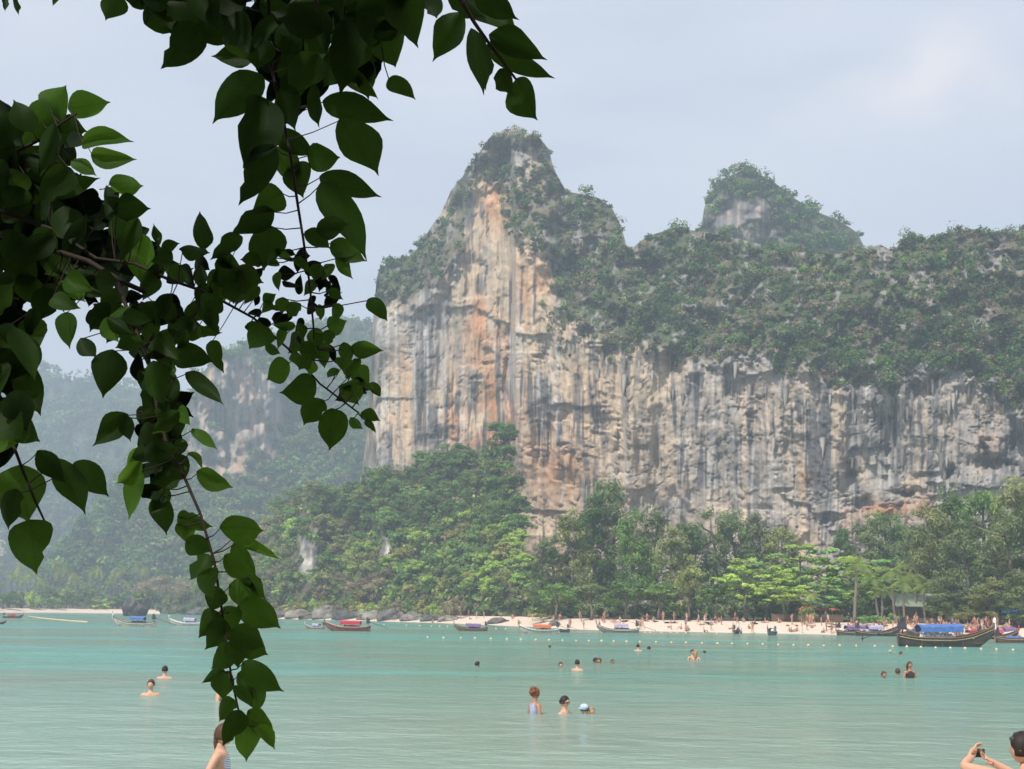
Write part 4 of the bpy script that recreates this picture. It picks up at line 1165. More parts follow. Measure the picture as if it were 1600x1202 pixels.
M_ROOF = plain('roof_sheet', (0.22, 0.26, 0.19), 0.8, 0.1, 1.0); M_WALL = plain('hut_wall', (0.20, 0.15, 0.10), 0.9, 0.15, 1.0)
hp = beach_pt(1412, 27)
e = empty('beach_hut', hp, 0.15); tag(e, 'beach hut with pale green roof among the palms', 'hut')
mb = MB(); mb.box((0, 0, 1.3), (8, 4, 2.6)); mb.build('wall', M_WALL, e)
mb = MB(); mb.add([(-5, -3, 2.5), (5, -3, 2.5), (5, 0, 4.6), (-5, 0, 4.6), (-5, 3, 2.5), (5, 3, 2.5), (-5, -3, 2.62), (5, -3, 2.62), (5, 0, 4.72), (-5, 0, 4.72), (-5, 3, 2.62), (5, 3, 2.62)],
       [(0, 3, 2, 1), (3, 4, 5, 2), (6, 7, 8, 9), (9, 8, 11, 10), (0, 1, 7, 6), (4, 10, 11, 5), (0, 6, 9, 3), (3, 9, 10, 4), (1, 2, 8, 7), (2, 5, 11, 8)]); mb.build('roof', M_ROOF, e)
for sx in (-4.4, 0, 4.4):
    mb = MB(); mb.tube([(sx, -2.7, 0), (sx, -2.7, 2.6)], 0.09, 6); mb.build('post', M_WALL, e)

M_UMB = plain('parasol_cloth', (1, 1, 1), 0.8, 0.06, 2.0, objcol=True)
mb = MB(); V = [(0, 0, 2.5)]; n = 10
for k in range(n): V.append((1.5 * math.cos(6.283 * k / n), 1.5 * math.sin(6.283 * k / n), 2.0))
for k in range(n): V.append((1.5 * math.cos(6.283 * k / n), 1.5 * math.sin(6.283 * k / n), 1.82))
mb.add(V, [(0, 1 + k, 1 + (k + 1) % n) for k in range(n)] + [(1 + k, 1 + n + k, 1 + n + (k + 1) % n, 1 + (k + 1) % n) for k in range(n)])
UM = mb.mesh('parasol_cloth', M_UMB)
mb = MB(); mb.tube([(0, 0, -0.1), (0, 0, 2.5)], 0.03, 6); UP = mb.mesh('pole', PAINT['white'])
for x, d, c, lab in [(1240, 21, (0.55, 0.10, 0.05), 'faded red parasol behind the fence'), (1258, 24, (0.5, 0.12, 0.06), 'orange red parasol behind the small olive bush'), (1308, 24, (0.55, 0.15, 0.06), 'orange parasol in shade left of the tall palm'),
                     (1482, 24, (0.55, 0.08, 0.05), 'red parasol under the feathery trees'), (1556, 16, (0.05, 0.25, 0.6), 'blue parasol among the crowd at the right')]:
    e = empty('parasol', beach_pt(x, d)); tag(e, lab, 'parasol', 'parasols behind the sand')
    o = link('parasol_cloth', UM, e); o.color = (*c, 1); link('pole', UP, e)

# ------------------------------------------------------------------ people
M_SKIN = plain('skin', (0.52, 0.30, 0.20), 0.55, 0.06, 9.0, 0.0, 0.35)
M_TAN = plain('tanned_skin', (0.36, 0.18, 0.11), 0.5, 0.06, 9.0, 0.0, 0.4)
M_SWIM = plain('swimwear', (1, 1, 1), 0.8, 0.12, 12.0, objcol=True)
M_HAIRS = {'dark': plain('dark_hair', (0.018, 0.012, 0.010), 0.62, 0.3, 30, 0.3), 'brown': plain('brown_hair', (0.07, 0.035, 0.02), 0.62, 0.3, 30, 0.3), 'red': plain('auburn_hair', (0.17, 0.055, 0.02), 0.5, 0.35, 30, 0.5),
           'blond': plain('blond_hair', (0.30, 0.19, 0.09), 0.5, 0.25, 30, 0.3), 'grey': plain('grey_hair', (0.34, 0.30, 0.27), 0.6, 0.2, 30, 0.3)}
DG = None
def skin_mesh(joints, edges, slots, name='body', sub=1, mats=(), root=0):
    """joints: list of (co, radius or (rx, ry)); one continuous skinned surface. slots: (centre, radius, material index)"""
    me = bpy.data.meshes.new(name)
    me.from_pydata([j[0] for j in joints], edges, [])
    ob = bpy.data.objects.new('tmp_skin', me); COL.objects.link(ob)
    sk = ob.modifiers.new('skin', 'SKIN'); sk.use_smooth_shade = True
    for i, j in enumerate(joints):
        r = j[1] if hasattr(j[1], '__len__') else (j[1], j[1])
        me.skin_vertices[0].data[i].radius = r
        me.skin_vertices[0].data[i].use_root = (i == root)
    ss = ob.modifiers.new('sub', 'SUBSURF'); ss.levels = sub; ss.render_levels = sub
    dg = bpy.context.evaluated_depsgraph_get(); dg.update()
    out = bpy.data.meshes.new_from_object(ob.evaluated_get(dg))
    bpy.data.objects.remove(ob); bpy.data.meshes.remove(me)
    out.name = name
    out.materials.clear()
    for m in mats: out.materials.append(m)
    for p in out.polygons:
        p.use_smooth = True; p.material_index = 0
        c = p.center
        for (s, r, mi) in slots:
            if (c - Vector(s)).length < r: p.material_index = mi
    return out

def figure(pose, hair, female, skin):
    """small beach figure facing -Y, feet on z = 0"""
    J = dict(pelvis=(0, 0, .95), chest=(0, 0, 1.27), neck=(0, 0.0, 1.46), head=(0, -0.02, 1.60), crown=(0, 0, 1.70),
             shl=(.17, 0, 1.40), shr=(-.17, 0, 1.40), ell=(.25, .02, 1.13), elr=(-.25, .02, 1.13), hal=(.25, -.06, .86), har=(-.25, -.06, .86),
             hil=(.09, 0, .90), hir=(-.09, 0, .90), knl=(.11, -.02, .50), knr=(-.11, -.02, .50), anl=(.11, .02, .09), anr=(-.11, .02, .09), tol=(.12, -.14, .035), tor=(-.12, -.14, .035))
    if pose == 'walk':
        J.update(knl=(.10, -.16, .52), anl=(.10, -.24, .10), tol=(.11, -.40, .05), knr=(-.10, .10, .50), anr=(-.10, .36, .14), tor=(-.10, .26, .04), hal=(.27, .20, .92), har=(-.27, -.22, .98), ell=(.25, .12, 1.14), elr=(-.25, -.04, 1.13))
    if pose == 'sit':
        dz = -.83
        for k in ('pelvis', 'chest', 'neck', 'head', 'crown', 'shl', 'shr', 'ell', 'elr', 'hil', 'hir'): J[k] = (J[k][0], J[k][1] + (0.0 if k in ('pelvis', 'hil', 'hir') else 0.05), J[k][2] + dz)
        J.update(knl=(.13, -.40, .42), knr=(-.13, -.40, .42), anl=(.12, -.62, .08), anr=(-.12, -.62, .08), tol=(.12, -.78, .04), tor=(-.12, -.78, .04), hal=(.16, -.36, .40), har=(-.30, .22, .06), ell=(.25, -.08, .36), elr=(-.27, .16, .32))
    if pose == 'lie':
        for k, v in list(J.items()): J[k] = (v[0], -(v[2] - .95) * 1.0 + 0.0, .13 + (0.03 if k in ('head', 'crown') else 0))
        J.update(knl=(.12, .42, .28), knr=(-.12, .45, .14), anl=(.12, .62, .07), tol=(.13, .78, .12), tor=(-.14, .98, .16), hal=(.34, .05, .07), har=(-.34, .05, .07))
    if pose == 'arms':
        J.update(ell=(.34, -.02, 1.52), hal=(.22, -.06, 1.78), elr=(-.30, .04, 1.16), har=(-.12, -.16, 1.02))
    R = dict(pelvis=(.145, .11), chest=(.15, .11), neck=.058, head=.095, crown=.075, shl=.062, shr=.062, ell=.043, elr=.043, hal=.034, har=.034, hil=.088, hir=.088, knl=.058, knr=.058, anl=.038, anr=.038, tol=.036, tor=.036)
    if female: R.update(pelvis=(.15, .115), chest=(.125, .10), shl=.05, shr=.05)
    ks = list(J); ix = {k: i for i, k in enumerate(ks)}
    E = [(ix[a], ix[b]) for a, b in (('pelvis', 'chest'), ('chest', 'neck'), ('neck', 'head'), ('head', 'crown'), ('chest', 'shl'), ('chest', 'shr'), ('shl', 'ell'), ('ell', 'hal'), ('shr', 'elr'), ('elr', 'har'),
         ('pelvis', 'hil'), ('pelvis', 'hir'), ('hil', 'knl'), ('hir', 'knr'), ('knl', 'anl'), ('knr', 'anr'), ('anl', 'tol'), ('anr', 'tor'))]
    V = lambda k: Vector(J[k])
    up = (V('crown') - V('neck')).normalized()
    back = Vector((0, 1, 0)) if pose != 'lie' else Vector((0, 0, -1))
    S = [(V('pelvis') + up * -.04, .15 if female else .17, 1), (V('hil').lerp(V('knl'), .25), .06 if female else .13, 1), (V('hir').lerp(V('knr'), .25), .06 if female else .13, 1)]
    if female: S.append((V('chest') + up * .02, .115, 1))
    S.append((V('crown') + back * .06 + up * .02, .135, 2))
    if female: S.append((V('head') + back * .12 - up * .05, .12, 2))
    return skin_mesh([(J[k], R[k]) for k in ks], E, S, 'person_body', 1, [skin, M_SWIM, M_HAIRS[hair]], ix['pelvis'])

FIG = {}
for pose in ('stand', 'walk', 'sit', 'lie', 'arms'):
    for j, (hair, fem, skn) in enumerate((('dark', False, M_TAN), ('blond', True, M_SKIN), ('brown', True, M_TAN), ('dark', False, M_SKIN))):
        FIG[pose, j] = figure(pose, hair, fem, skn)
SW = {'red': (0.38, 0.06, 0.06), 'blue': (0.07, 0.13, 0.32), 'black': (0.03, 0.03, 0.035), 'white': (0.65, 0.65, 0.65), 'pink': (0.5, 0.22, 0.28), 'green': (0.1, 0.25, 0.17), 'brown': (0.2, 0.12, 0.08), 'orange': (0.5, 0.2, 0.08)}
HAIRW = ['tanned', 'blond', 'brown-haired', 'pale']
ACT = {'stand': 'standing', 'walk': 'walking', 'sit': 'sitting', 'lie': 'lying', 'arms': 'waving'}
rb = random.Random(44)
n_beach = 0
def beach_person(x, d, pose, j, c):
    o = link('person', FIG[pose, j]); p = beach_pt(x, d); o.location = p + Vector((0, 0, 0.0))
    o.rotation_euler = (0, 0, rb.uniform(0, 6.283)); s = rb.uniform(0.82, 1.0); o.scale = (s, s, s); o.color = (*SW[c], 1)
    where = 'left end of' if x < 900 else ('middle of' if x < 1220 else ('crowded right end of' if x > 1400 else 'right half of'))
    edge = 'by the water' if d < 3 else ('high on sand' if d > 9 else 'on open sand')
    tag(o, '%s beachgoer in %s %s %s, %s beach' % (HAIRW[j], c, ACT[pose], edge, where), 'person', 'beachgoers on the far beach')
for i in range(270):
    u = rb.random()
    x = rb.uniform(600, 900) if u < 0.12 else (rb.uniform(900, 1220) if u < 0.36 else (rb.uniform(1220, 1420) if u < 0.55 else rb.uniform(1400, 1620)))
    d = rb.choice([rb.uniform(-1, 3), rb.uniform(8, 14), rb.uniform(9, 14), rb.uniform(3, 10)])
    pose = rb.choices(['stand', 'walk', 'sit', 'lie', 'arms'], [4, 3, 4, 2.5 if d > 4 else 0, 0.7])[0]
    beach_person(x, d, pose, rb.randrange(4), rb.choice(list(SW)))
# towels under the crowd
mb = MB()
V = []; Fs = []
for i in range(7):
    for k in range(4): V.append((-0.45 + 0.3 * k, -0.9 + 0.3 * i, 0.03 + 0.03 * ((i * k) % 3 == 1)))
for i in range(6):
    for k in range(3): a = i * 4 + k; Fs.append((a, a + 1, a + 5, a + 4))
mb.add(V, Fs); TOWEL = mb.mesh('towel', M_UMB, True)
for i in range(46):
    x = rb.uniform(930, 1610) if i % 3 else rb.uniform(1400, 1610); d = rb.uniform(8, 14)
    o = link('towel', TOWEL); o.location = beach_pt(x, d) + Vector((0, 0, 0.05)); o.rotation_euler = (-0.10, 0, rb.uniform(-0.6, 0.6)); c = rb.choice(list(SW)); o.color = (*SW[c], 1)
    tag(o, '%s towel on the far beach %s' % (c, 'at the crowded right end' if x > 1400 else ('below the palms' if x > 1300 else ('below the brown fence' if x > 1180 else ('below the olive brown tree' if x > 1050 else 'below the feathery trees in the middle')))), 'towel', 'towels on the far beach')

# ---- bathers in the water: head, neck and shoulders of a standing or floating body
def head_mesh(mb, c, k=1.0, yaw=0.0, m=0):
    """head with brow, nose, chin and ears, facing -Y before yaw"""
    cy, sy = math.cos(yaw), math.sin(yaw)
    def fn(u):
        x, y, z = u.x * cy + u.y * sy, -u.x * sy + u.y * cy, u.z
        r = 1.0 - 0.13 * max(0, -z) * (1 if y > -0.2 else 0.6) - 0.08 * abs(x) * max(0, -z)
        if y < -0.55 and abs(x) < 0.28:
            r += 0.16 * math.exp(-((z + 0.12) / 0.16) ** 2) * math.exp(-(x / 0.12) ** 2)          # nose
            r += 0.05 * math.exp(-((z + 0.42) / 0.08) ** 2) - 0.03 * math.exp(-((z + 0.56) / 0.06) ** 2)   # lips
            r += 0.06 * math.exp(-((z + 0.78) / 0.12) ** 2)                                          # chin
        if y < -0.4: r -= 0.06 * math.exp(-((z - 0.02) / 0.1) ** 2) * math.exp(-((abs(x) - 0.34) / 0.14) ** 2)   # eye hollows
        if abs(x) > 0.86: r += 0.14 * math.exp(-((z + 0.02) / 0.16) ** 2) * math.exp(-((y - 0.08) / 0.2) ** 2)
        return r
    mb.ball(c, (0.082 * k, 0.10 * k, 0.118 * k) if abs(sy) < 0.7 else (0.10 * k, 0.082 * k, 0.118 * k), 24, 18, m, fn)

def hair_shell(c, k, yaw, style, seed=1):
    mb = MB(); cy, sy = math.cos(yaw), math.sin(yaw); q = random.Random(seed)
    w = (0.082, 0.10) if abs(sy) < 0.7 else (0.10, 0.082)
    def fn(u):
        x, y, z = u.x * cy + u.y * sy, -u.x * sy + u.y * cy, u.z
        front = smooth(-0.9, -0.2, np.array(y)) 
        lim = float(lerp(0.45, -0.55 if style != 'short' else -0.25, front))
        return 1.07 + 0.05 * q.random() + 0.025 * math.sin(9 * math.atan2(x, y) + 3 * z) if z > lim else 0.86
    mb.ball((c[0], c[1], c[2] + 0.006 * k), (w[0] * k * 1.02, w[1] * k * 1.02, 0.118 * k), 22, 16, 0, fn)
    bx_, by_ = -math.sin(yaw) * -1.0, math.cos(yaw)      # backwards
    bxv = Vector((-math.sin(yaw) * 1.0, math.cos(yaw), 0))
    if style == 'bun':
        for j in range(26):
            o = Vector((q.uniform(-.055, .055), q.uniform(-.055, .055), q.uniform(-.05, .05))) * k
            p = Vector(c) + bxv * 0.04 * k + Vector((0, 0, 0.07 * k)) + o
            mb.ball(p, (0.055 * k, 0.055 * k, 0.05 * k), 7, 5)
    if style in ('long', 'braid'):
        p = Vector(c) + bxv * 0.085 * k
        r = [0.075, 0.075, 0.06, 0.045, 0.025] if style == 'long' else [0.05, 0.036, 0.032, 0.026, 0.014]
        q0 = 1.0 if style == 'long' else 0.72; p = p if style == 'long' else p - bxv * 0.02 * k
        mb.tube([p + Vector((0, 0, 0.02 * k)), p + bxv * 0.02 * k * q0 + Vector((0, 0, -0.08 * k)), p + bxv * 0.005 * k + Vector((0, 0, -0.19 * k * q0)), p - bxv * 0.0 * k + Vector((0, 0, -0.29 * k * q0)), p + Vector((0, 0, -0.37 * k * q0))], [x * k for x in r], 9)
    return mb

def upper_body(k, yaw, lean, female, skin, arms='down', swim=True):
    """torso with shoulders and arms from the hips up, one skin; head joined in one mesh. Origin at chin height minus 0.25"""
    cy, sy = math.cos(yaw), math.sin(yaw)
    def T(x, y, z): return (k * (x * cy - y * sy), k * (x * sy + y * cy), k * z)
    sh = .165 if female else .195
    if arms == 'down': A = [((sh + .07), .02, -.42), ((sh + .06), -.10, -.66)]
    elif arms == 'out': A = [((sh + .22), -.14, -.20), ((sh + .10), -.40, -.22)]
    else: A = [((sh + .16), .06, -.36), ((sh - .02), -.06, -.56)]
    a0, a1 = A
    Jt = [(T(0, .01, -.62), (.145 * k, .105 * k)), (T(0, 0.01, -.36), ((.115 if female else .135) * k, .09 * k)), (T(0, .0, -.20), ((.125 if female else .15) * k, .10 * k)), (T(0, .01, -.03), .055 * k), (T(0, -.005, .09), .055 * k),
          (T(sh, .01, -.10), .055 * k), (T(*a0), .042 * k), (T(*a1), .034 * k), (T(-sh, .01, -.10), .055 * k), (T(-a0[0], a0[1], a0[2]), .042 * k), (T(-a1[0], a1[1], a1[2]), .034 * k)]
    E = [(0, 1), (1, 2), (2, 3), (3, 4), (2, 5), (5, 6), (6, 7), (2, 8), (8, 9), (9, 10)]
    S = []
    if swim: S = [(Vector(T(0, 0, -.22)), .155 * k, 1), (Vector(T(0, 0, -.36)), .16 * k, 1), (Vector(T(0, 0, -.55)), .2 * k, 1)]
    me = skin_mesh(Jt, E, S, 'body', 2, [skin, M_SWIM], 0)
    bm = bmesh.new(); bm.from_mesh(me)
    hb = MB(); head_mesh(hb, (0, 0, 0.116 * k), k, yaw)
    hm = hb.mesh('h', [skin, M_SWIM], True); bm.from_mesh(hm)
    bm.to_mesh(me); bm.free(); bpy.data.meshes.remove(hm)
    return me

def bather(px, py, head_px, yaw, hair, style, label, female=False, skin=None, swim=None, neck=0.03, arms='down', k_extra=1.0):
    """neck: metres of body between chin and water"""
    p = ground(np.array(float(px)), np.array(float(py)), 0.0); d = float(np.linalg.norm(p))
    k = min(max(px2m(head_px, d) / 0.24, 0.85), 1.35) * k_extra
    me = upper_body(k, yaw, 0, female, skin or M_SKIN, arms, swim is not None)
    o = link('person', me); o.location = (p[0], p[1], (neck - 0.03) * k)
    if swim: o.color = (*swim, 1)
    h = hair_shell((0, 0, 0.116 * k), k, yaw, style, int(px)).build('hair', M_HAIRS[hair], o, True)
    tag(o, label, 'person', 'bathers in the bay')
    return o

PI = math.pi
bather(235, 1086, 20, 0.1, 'brown', 'short', 'red-faced bather with neck above water, nearer of the two at left', skin=M_SKIN, neck=.15)
bather(257, 1059.5, 13, PI, 'dark', 'short', 'dark-haired bather seen from behind, farther of the two at left', neck=.14)
bather(345, 1094, 30, PI / 2, 'brown', 'short', 'bather half hidden behind the hanging branch', neck=.30, skin=M_SKIN)
bather(746, 1042, 9, 1.8, 'dark', 'short', 'lone dark-haired swimmer left of the middle', neck=.0)
bather(859, 1013, 5, 2.5, 'dark', 'short', 'tiny lone swimmer just below the buoy line', neck=.0)
bather(876, 1043, 9, 0.4, 'brown', 'short', 'swimmer with only the head showing left of the broad-shouldered one', neck=.0)
bather(902, 1048, 12, 2.6, 'dark', 'short', 'broad-shouldered swimmer, pale shoulders out of the water', neck=.17)
bather(930.5, 1036, 9, 1.2, 'dark', 'short', 'left head of a close pair of dark swimmers', neck=.0, skin=M_TAN)
bather(936.5, 1036.5, 9, -0.6, 'brown', 'short', 'right head of a close pair of dark swimmers', neck=.0, skin=M_TAN)
bather(957, 1037, 7, 0.2, 'brown', 'short', 'reddish swimmer head right of the close pair', neck=.0, skin=M_TAN)
bather(997, 1017, 8, 2.8, 'dark', 'short', 'pale-shouldered swimmer near the buoy line, left of a dark head', neck=.15)
bather(1014, 1016, 7, 2.2, 'dark', 'short', 'dark swimmer head near the buoy line, right of pale shoulders', neck=.0)
bather(1082, 1030, 10, 0.5, 'brown', 'short', 'left one of a hugging pair standing in the water', neck=.22)
bather(1087.5, 1030.5, 10, 2.7, 'blond', 'long', 'right one of a hugging pair standing in the water', neck=.20, female=True)
bather(1101, 1021, 5, 2.0, 'dark', 'short', 'tiny dark head alone right of the hugging pair', neck=-.02)
bather(1381, 1059, 11, 0.3, 'brown', 'short', 'leftmost of the three bathers below the blue-roofed boat', neck=.0, skin=M_TAN)
bather(1403, 1055, 10, 2.6, 'brown', 'short', 'middle of the three bathers below the blue-roofed boat', neck=.02, skin=M_TAN)
bather(1422, 1058.5, 12, 0.2, 'brown', 'long', 'tanned bather in dark swimwear standing waist deep, right of three', female=True, neck=.32, skin=M_TAN, swim=(0.06, 0.03, 0.03))
bather(1391, 1021, 6, 2.0, 'grey', 'short', 'small white-capped swimmer left of a dark head', neck=.0)
bather(1408, 1024, 6, 1.3, 'brown', 'short', 'small dark swimmer head near the blue-roofed boat', neck=.0)
bather(836, 1116, 17, 2.1, 'red', 'bun', 'person with piled auburn curls and blue-grey top standing in the water', female=True, neck=.34, swim=(0.30, 0.34, 0.48), skin=M_TAN)
mn = bather(882, 1115, 18, 1.1, 'dark', 'short', 'short-haired person in sunglasses, shoulders just above the water', neck=.14, skin=M_SKIN)
mb = MB()
for a in (-0.5, 0.35):
    t = 1.1 + a; mb.ball((math.sin(t) * .10 * 1.2, -math.cos(t) * .10 * 1.2, .126 * 1.2), (.035, .035, .022), 8, 6)
mb.tube([(math.sin(1.1 + a) * .128, -math.cos(1.1 + a) * .128, .158) for a in (-1.3, -0.5, 0, .5, 1.3)], .008, 5)
mb.build('sunglasses', PAINT['metal'], mn, True)
bather(914, 1115, 15, 2.0, 'dark', 'short', 'child in blue and white cap beside a floating head', neck=.0, skin=M_SKIN)
kid = COL.objects[-1] if False else None
bather(924.5, 1115, 12, 0.6, 'blond', 'short', 'fair-haired head just right of the child in a cap', neck=-.02, skin=M_SKIN)
# cap on the child
cp = ground(np.array(913.8), np.array(1115.0)); mb = MB()
mb.ball((0, 0, 0), (.125, .13, .10), 14, 8, 0); mb.box((-.10, -.06, -.03), (.12, .13, .02), .5)
o = mb.build('cap', plain('cap_cloth', (0.42, 0.52, 0.75), 0.8, 0.3, 14), None, True, (cp[0] - 0.02, cp[1] - .02, .172)); tag(o, 'pale blue cap worn by the child in the water', 'cap')

# ---- two women in the foreground shallows
def hand_chain(J, E, wrist_i, w, dir_, side, k=1.0, curl=0.5, palm=None):
    """palm and five fingers grown from wrist joint; dir_ along the hand, side across it"""
    d = Vector(dir_).normalized(); s = Vector(side).normalized(); n = d.cross(s).normalized()
    W = Vector(w)
    pi = len(J); J.append((tuple(W + d * .045 * k), (.036 * k, .018 * k))); E.append((wrist_i, pi))
    ki = len(J); J.append((tuple(W + d * .085 * k), (.038 * k, .016 * k))); E.append((pi, ki))
    for f, (off, L) in enumerate(((-.03, .070), (-.010, .080), (.011, .075), (.031, .058))):
        b = W + d * .095 * k + s * off * k
        a1 = b + (d * math.cos(curl * .5) - n * math.sin(curl * .5)) * L * .42 * k
        a2 = a1 + (d * math.cos(curl * 1.4) - n * math.sin(curl * 1.4)) * L * .34 * k
        a3 = a2 + (d * math.cos(curl * 2.2) - n * math.sin(curl * 2.2)) * L * .26 * k
        i0 = len(J); J += [(tuple(b), .0095 * k), (tuple(a1), .009 * k), (tuple(a2), .0085 * k), (tuple(a3), .0075 * k)]
        E += [(ki, i0), (i0, i0 + 1), (i0 + 1, i0 + 2), (i0 + 2, i0 + 3)]
    t0 = W + d * .03 * k - s * .04 * k; t1 = t0 + (d * .8 - s * .6).normalized() * .04 * k; t2 = t1 + (d * .95 - n * .3).normalized() * .03 * k
    i0 = len(J); J += [(tuple(t0), .012 * k), (tuple(t1), .0105 * k), (tuple(t2), .0085 * k)]; E += [(pi, i0), (i0, i0 + 1), (i0 + 1, i0 + 2)]

def legs(J, E, root, z0, k=1.0):
    for s in (-1, 1):
        i = len(J)
        J += [((s * .09, 0, z0 - .05), .09), ((s * .10, -.02, z0 - .46), .058), ((s * .10, .02, z0 - .86), .038), ((s * .11, -.13, z0 - .91), .035)]
        E += [(root, i), (i, i + 1), (i + 1, i + 2), (i + 2, i + 3)]

def near_woman(name, loc, rz, joints, edges, slots, head_c, head_yaw, hair_mat, style, label, skin=M_SKIN, hk=1.0):
    me = skin_mesh(joints, edges, slots, 'body', 2, [skin, M_BIKINI], 0)
    bm = bmesh.new(); bm.from_mesh(me)
    hb = MB(); head_mesh(hb, head_c, hk, head_yaw); hm = hb.mesh('h', [skin], True); bm.from_mesh(hm); bm.to_mesh(me); bm.free()
    for p in me.polygons: p.use_smooth = True
    o = link(name, me); o.location = loc; o.rotation_euler = (0, 0, rz)
    hair_shell(head_c, hk, head_yaw, style, 5).build('hair', M_HAIRS[hair_mat], o, True)
    tag(o, label, 'person')
    return o

def bikini_mat():
    m, n, l, out = new_mat('striped_bikini')
    tc = n.new('ShaderNodeTexCoord'); w = n.new('ShaderNodeTexWave'); w.wave_type = 'BANDS'; w.bands_direction = 'Z'; w.inputs['Scale'].default_value = 14; w.inputs['Distortion'].default_value = 1.5
    mp = n.new('ShaderNodeMapping'); mp.inputs['Rotation'].default_value = (0.4, 0.3, 0)
    l.new(tc.outputs['Object'], mp.inputs['Vector']); l.new(mp.outputs['Vector'], w.inputs['Vector'])
    r = n.new('ShaderNodeValToRGB'); r.color_ramp.elements[0].color = (0.62, 0.62, 0.66, 1); r.color_ramp.elements[1].color = (0.22, 0.26, 0.40, 1); r.color_ramp.interpolation = 'EASE'
    l.new(w.outputs['Fac'], r.inputs['Fac'])
    p = n.new('ShaderNodeBsdfPrincipled'); p.inputs['Roughness'].default_value = 0.8; l.new(r.outputs['Color'], p.inputs['Base Color']); l.new(p.outputs['BSDF'], out.inputs['Surface'])
    return m
M_BIKINI = bikini_mat()

# left: profile to the right, arm down with bent elbow; built facing +X
J = [((0, 0, .90), (.12, .15)), ((-.01, 0, 1.08), (.085, .115)), ((-.01, 0, 1.26), (.095, .125)), ((-.02, 0, 1.44), .052), ((0.0, 0, 1.50), .05),
     ((-.03, -.16, 1.37), .05), ((-.13, -.24, 1.14), .040), ((-.02, -.26, .93), .030),
     ((-.01, .16, 1.37), .05), ((.02, .23, 1.10), .040), ((.10, .22, .88), .030), ((.07, -.055, 1.27), .055), ((.07, .055, 1.27), .055)]
E = [(0, 1), (1, 2), (2, 3), (3, 4), (2, 5), (5, 6), (6, 7), (2, 8), (8, 9), (9, 10), (2, 11), (2, 12)]
hand_chain(J, E, 7, (-.02, -.26, .93), (.6, .25, -.7), (.6, 0, .6), 0.95, .4)
hand_chain(J, E, 10, (.10, .22, .88), (.3, 0, -.95), (.9, 0, .3), 0.95, .4)
legs(J, E, 0, .92)
wl_ = at(np.array(348.0), np.array(1149.0), np.array(14.4))
near_woman('person', (wl_[0], 14.4, float(wl_[2]) - 1.555), 0.1, J, E, [(Vector((.10, -.055, 1.27)), .085, 1), (Vector((.10, .055, 1.27)), .085, 1), (Vector((-.02, 0, 1.25)), .0, 1), (Vector((0, 0, .88)), .19, 1)],
           (0.015, 0, 1.555), PI / 2, 'brown', 'braid', 'brown-haired bather in striped bikini top seen from the side under the branch', M_SKIN, .97)

# right: back view turned left, both hands raised round a small black camera; built facing away (+Y)
k = 1.0
J = [((0, 0, .92), (.14, .11)), ((0, 0, 1.12), (.11, .09)), ((0, .01, 1.30), (.125, .09)), ((0, .0, 1.46), .052), ((0, .01, 1.56), .05),
     ((-.17, .02, 1.435), .055), ((-.45, .10, 1.50), .043), ((-.325, .26, 1.555), .030),
     ((.17, .02, 1.42), .055), ((.14, .27, 1.36), .043), ((-.115, .335, 1.50), .030)]
E = [(0, 1), (1, 2), (2, 3), (3, 4), (2, 5), (5, 6), (6, 7), (2, 8), (8, 9), (9, 10)]
hand_chain(J, E, 7, (-.325, .26, 1.555), (.42, .35, .66), (.2, .8, -.3), 0.95, .55)
hand_chain(J, E, 10, (-.115, .335, 1.50), (-.75, .15, .5), (.2, .7, .4), 0.95, .55)
legs(J, E, 0, .92)
dR = 10.2
wr = at(np.array(1601.0), np.array(1172.0), np.array(dR))
ow = near_woman('person', (float(wr[0]), dR, float(wr[2]) - 1.64), 0.0, J, E, [(Vector((0, 0, .86)), .22, 1), (Vector((0, .0, 1.24)), .10, 1)], (0.0, .02, 1.64), -2.2, 'dark', 'long',
                'dark-haired bather at the right edge raising both hands to a small camera', M_SKIN, 1.0)
mb = MB(); mb.box((-.225, .39, 1.575), (.105, .035, .065), 0.15); mb.tube([(-.225, .41, 1.575), (-.23, .45, 1.575)], .024, 10)
o = mb.build('pocket_camera', PAINT['metal'], None, False); o.location = ow.location
tag(o, 'small black camera held up by the bather at the right edge', 'camera')
mb = MB()
for s in (-1, 1): mb.tube([(s * .07, -.04, 1.455), (s * .10, -.095, 1.36), (s * .06, -.10, 1.26)], .007, 5)
mb.tube([(s * .13, -.08 + .0 * s, 1.25) for s in (-1, -.5, 0, .5, 1)], .008, 5)
mb.build('strap', PAINT['pink'], ow)
mb = MB(); mb.tube([(-.09, .0, 1.70), (-.05, .06, 1.755), (.02, .05, 1.77)], .012, 6); mb.ball((-.085, .02, 1.72), (.02, .03, .02), 8, 6); mb.build('hair_clip', PAINT['metal'], ow, True)

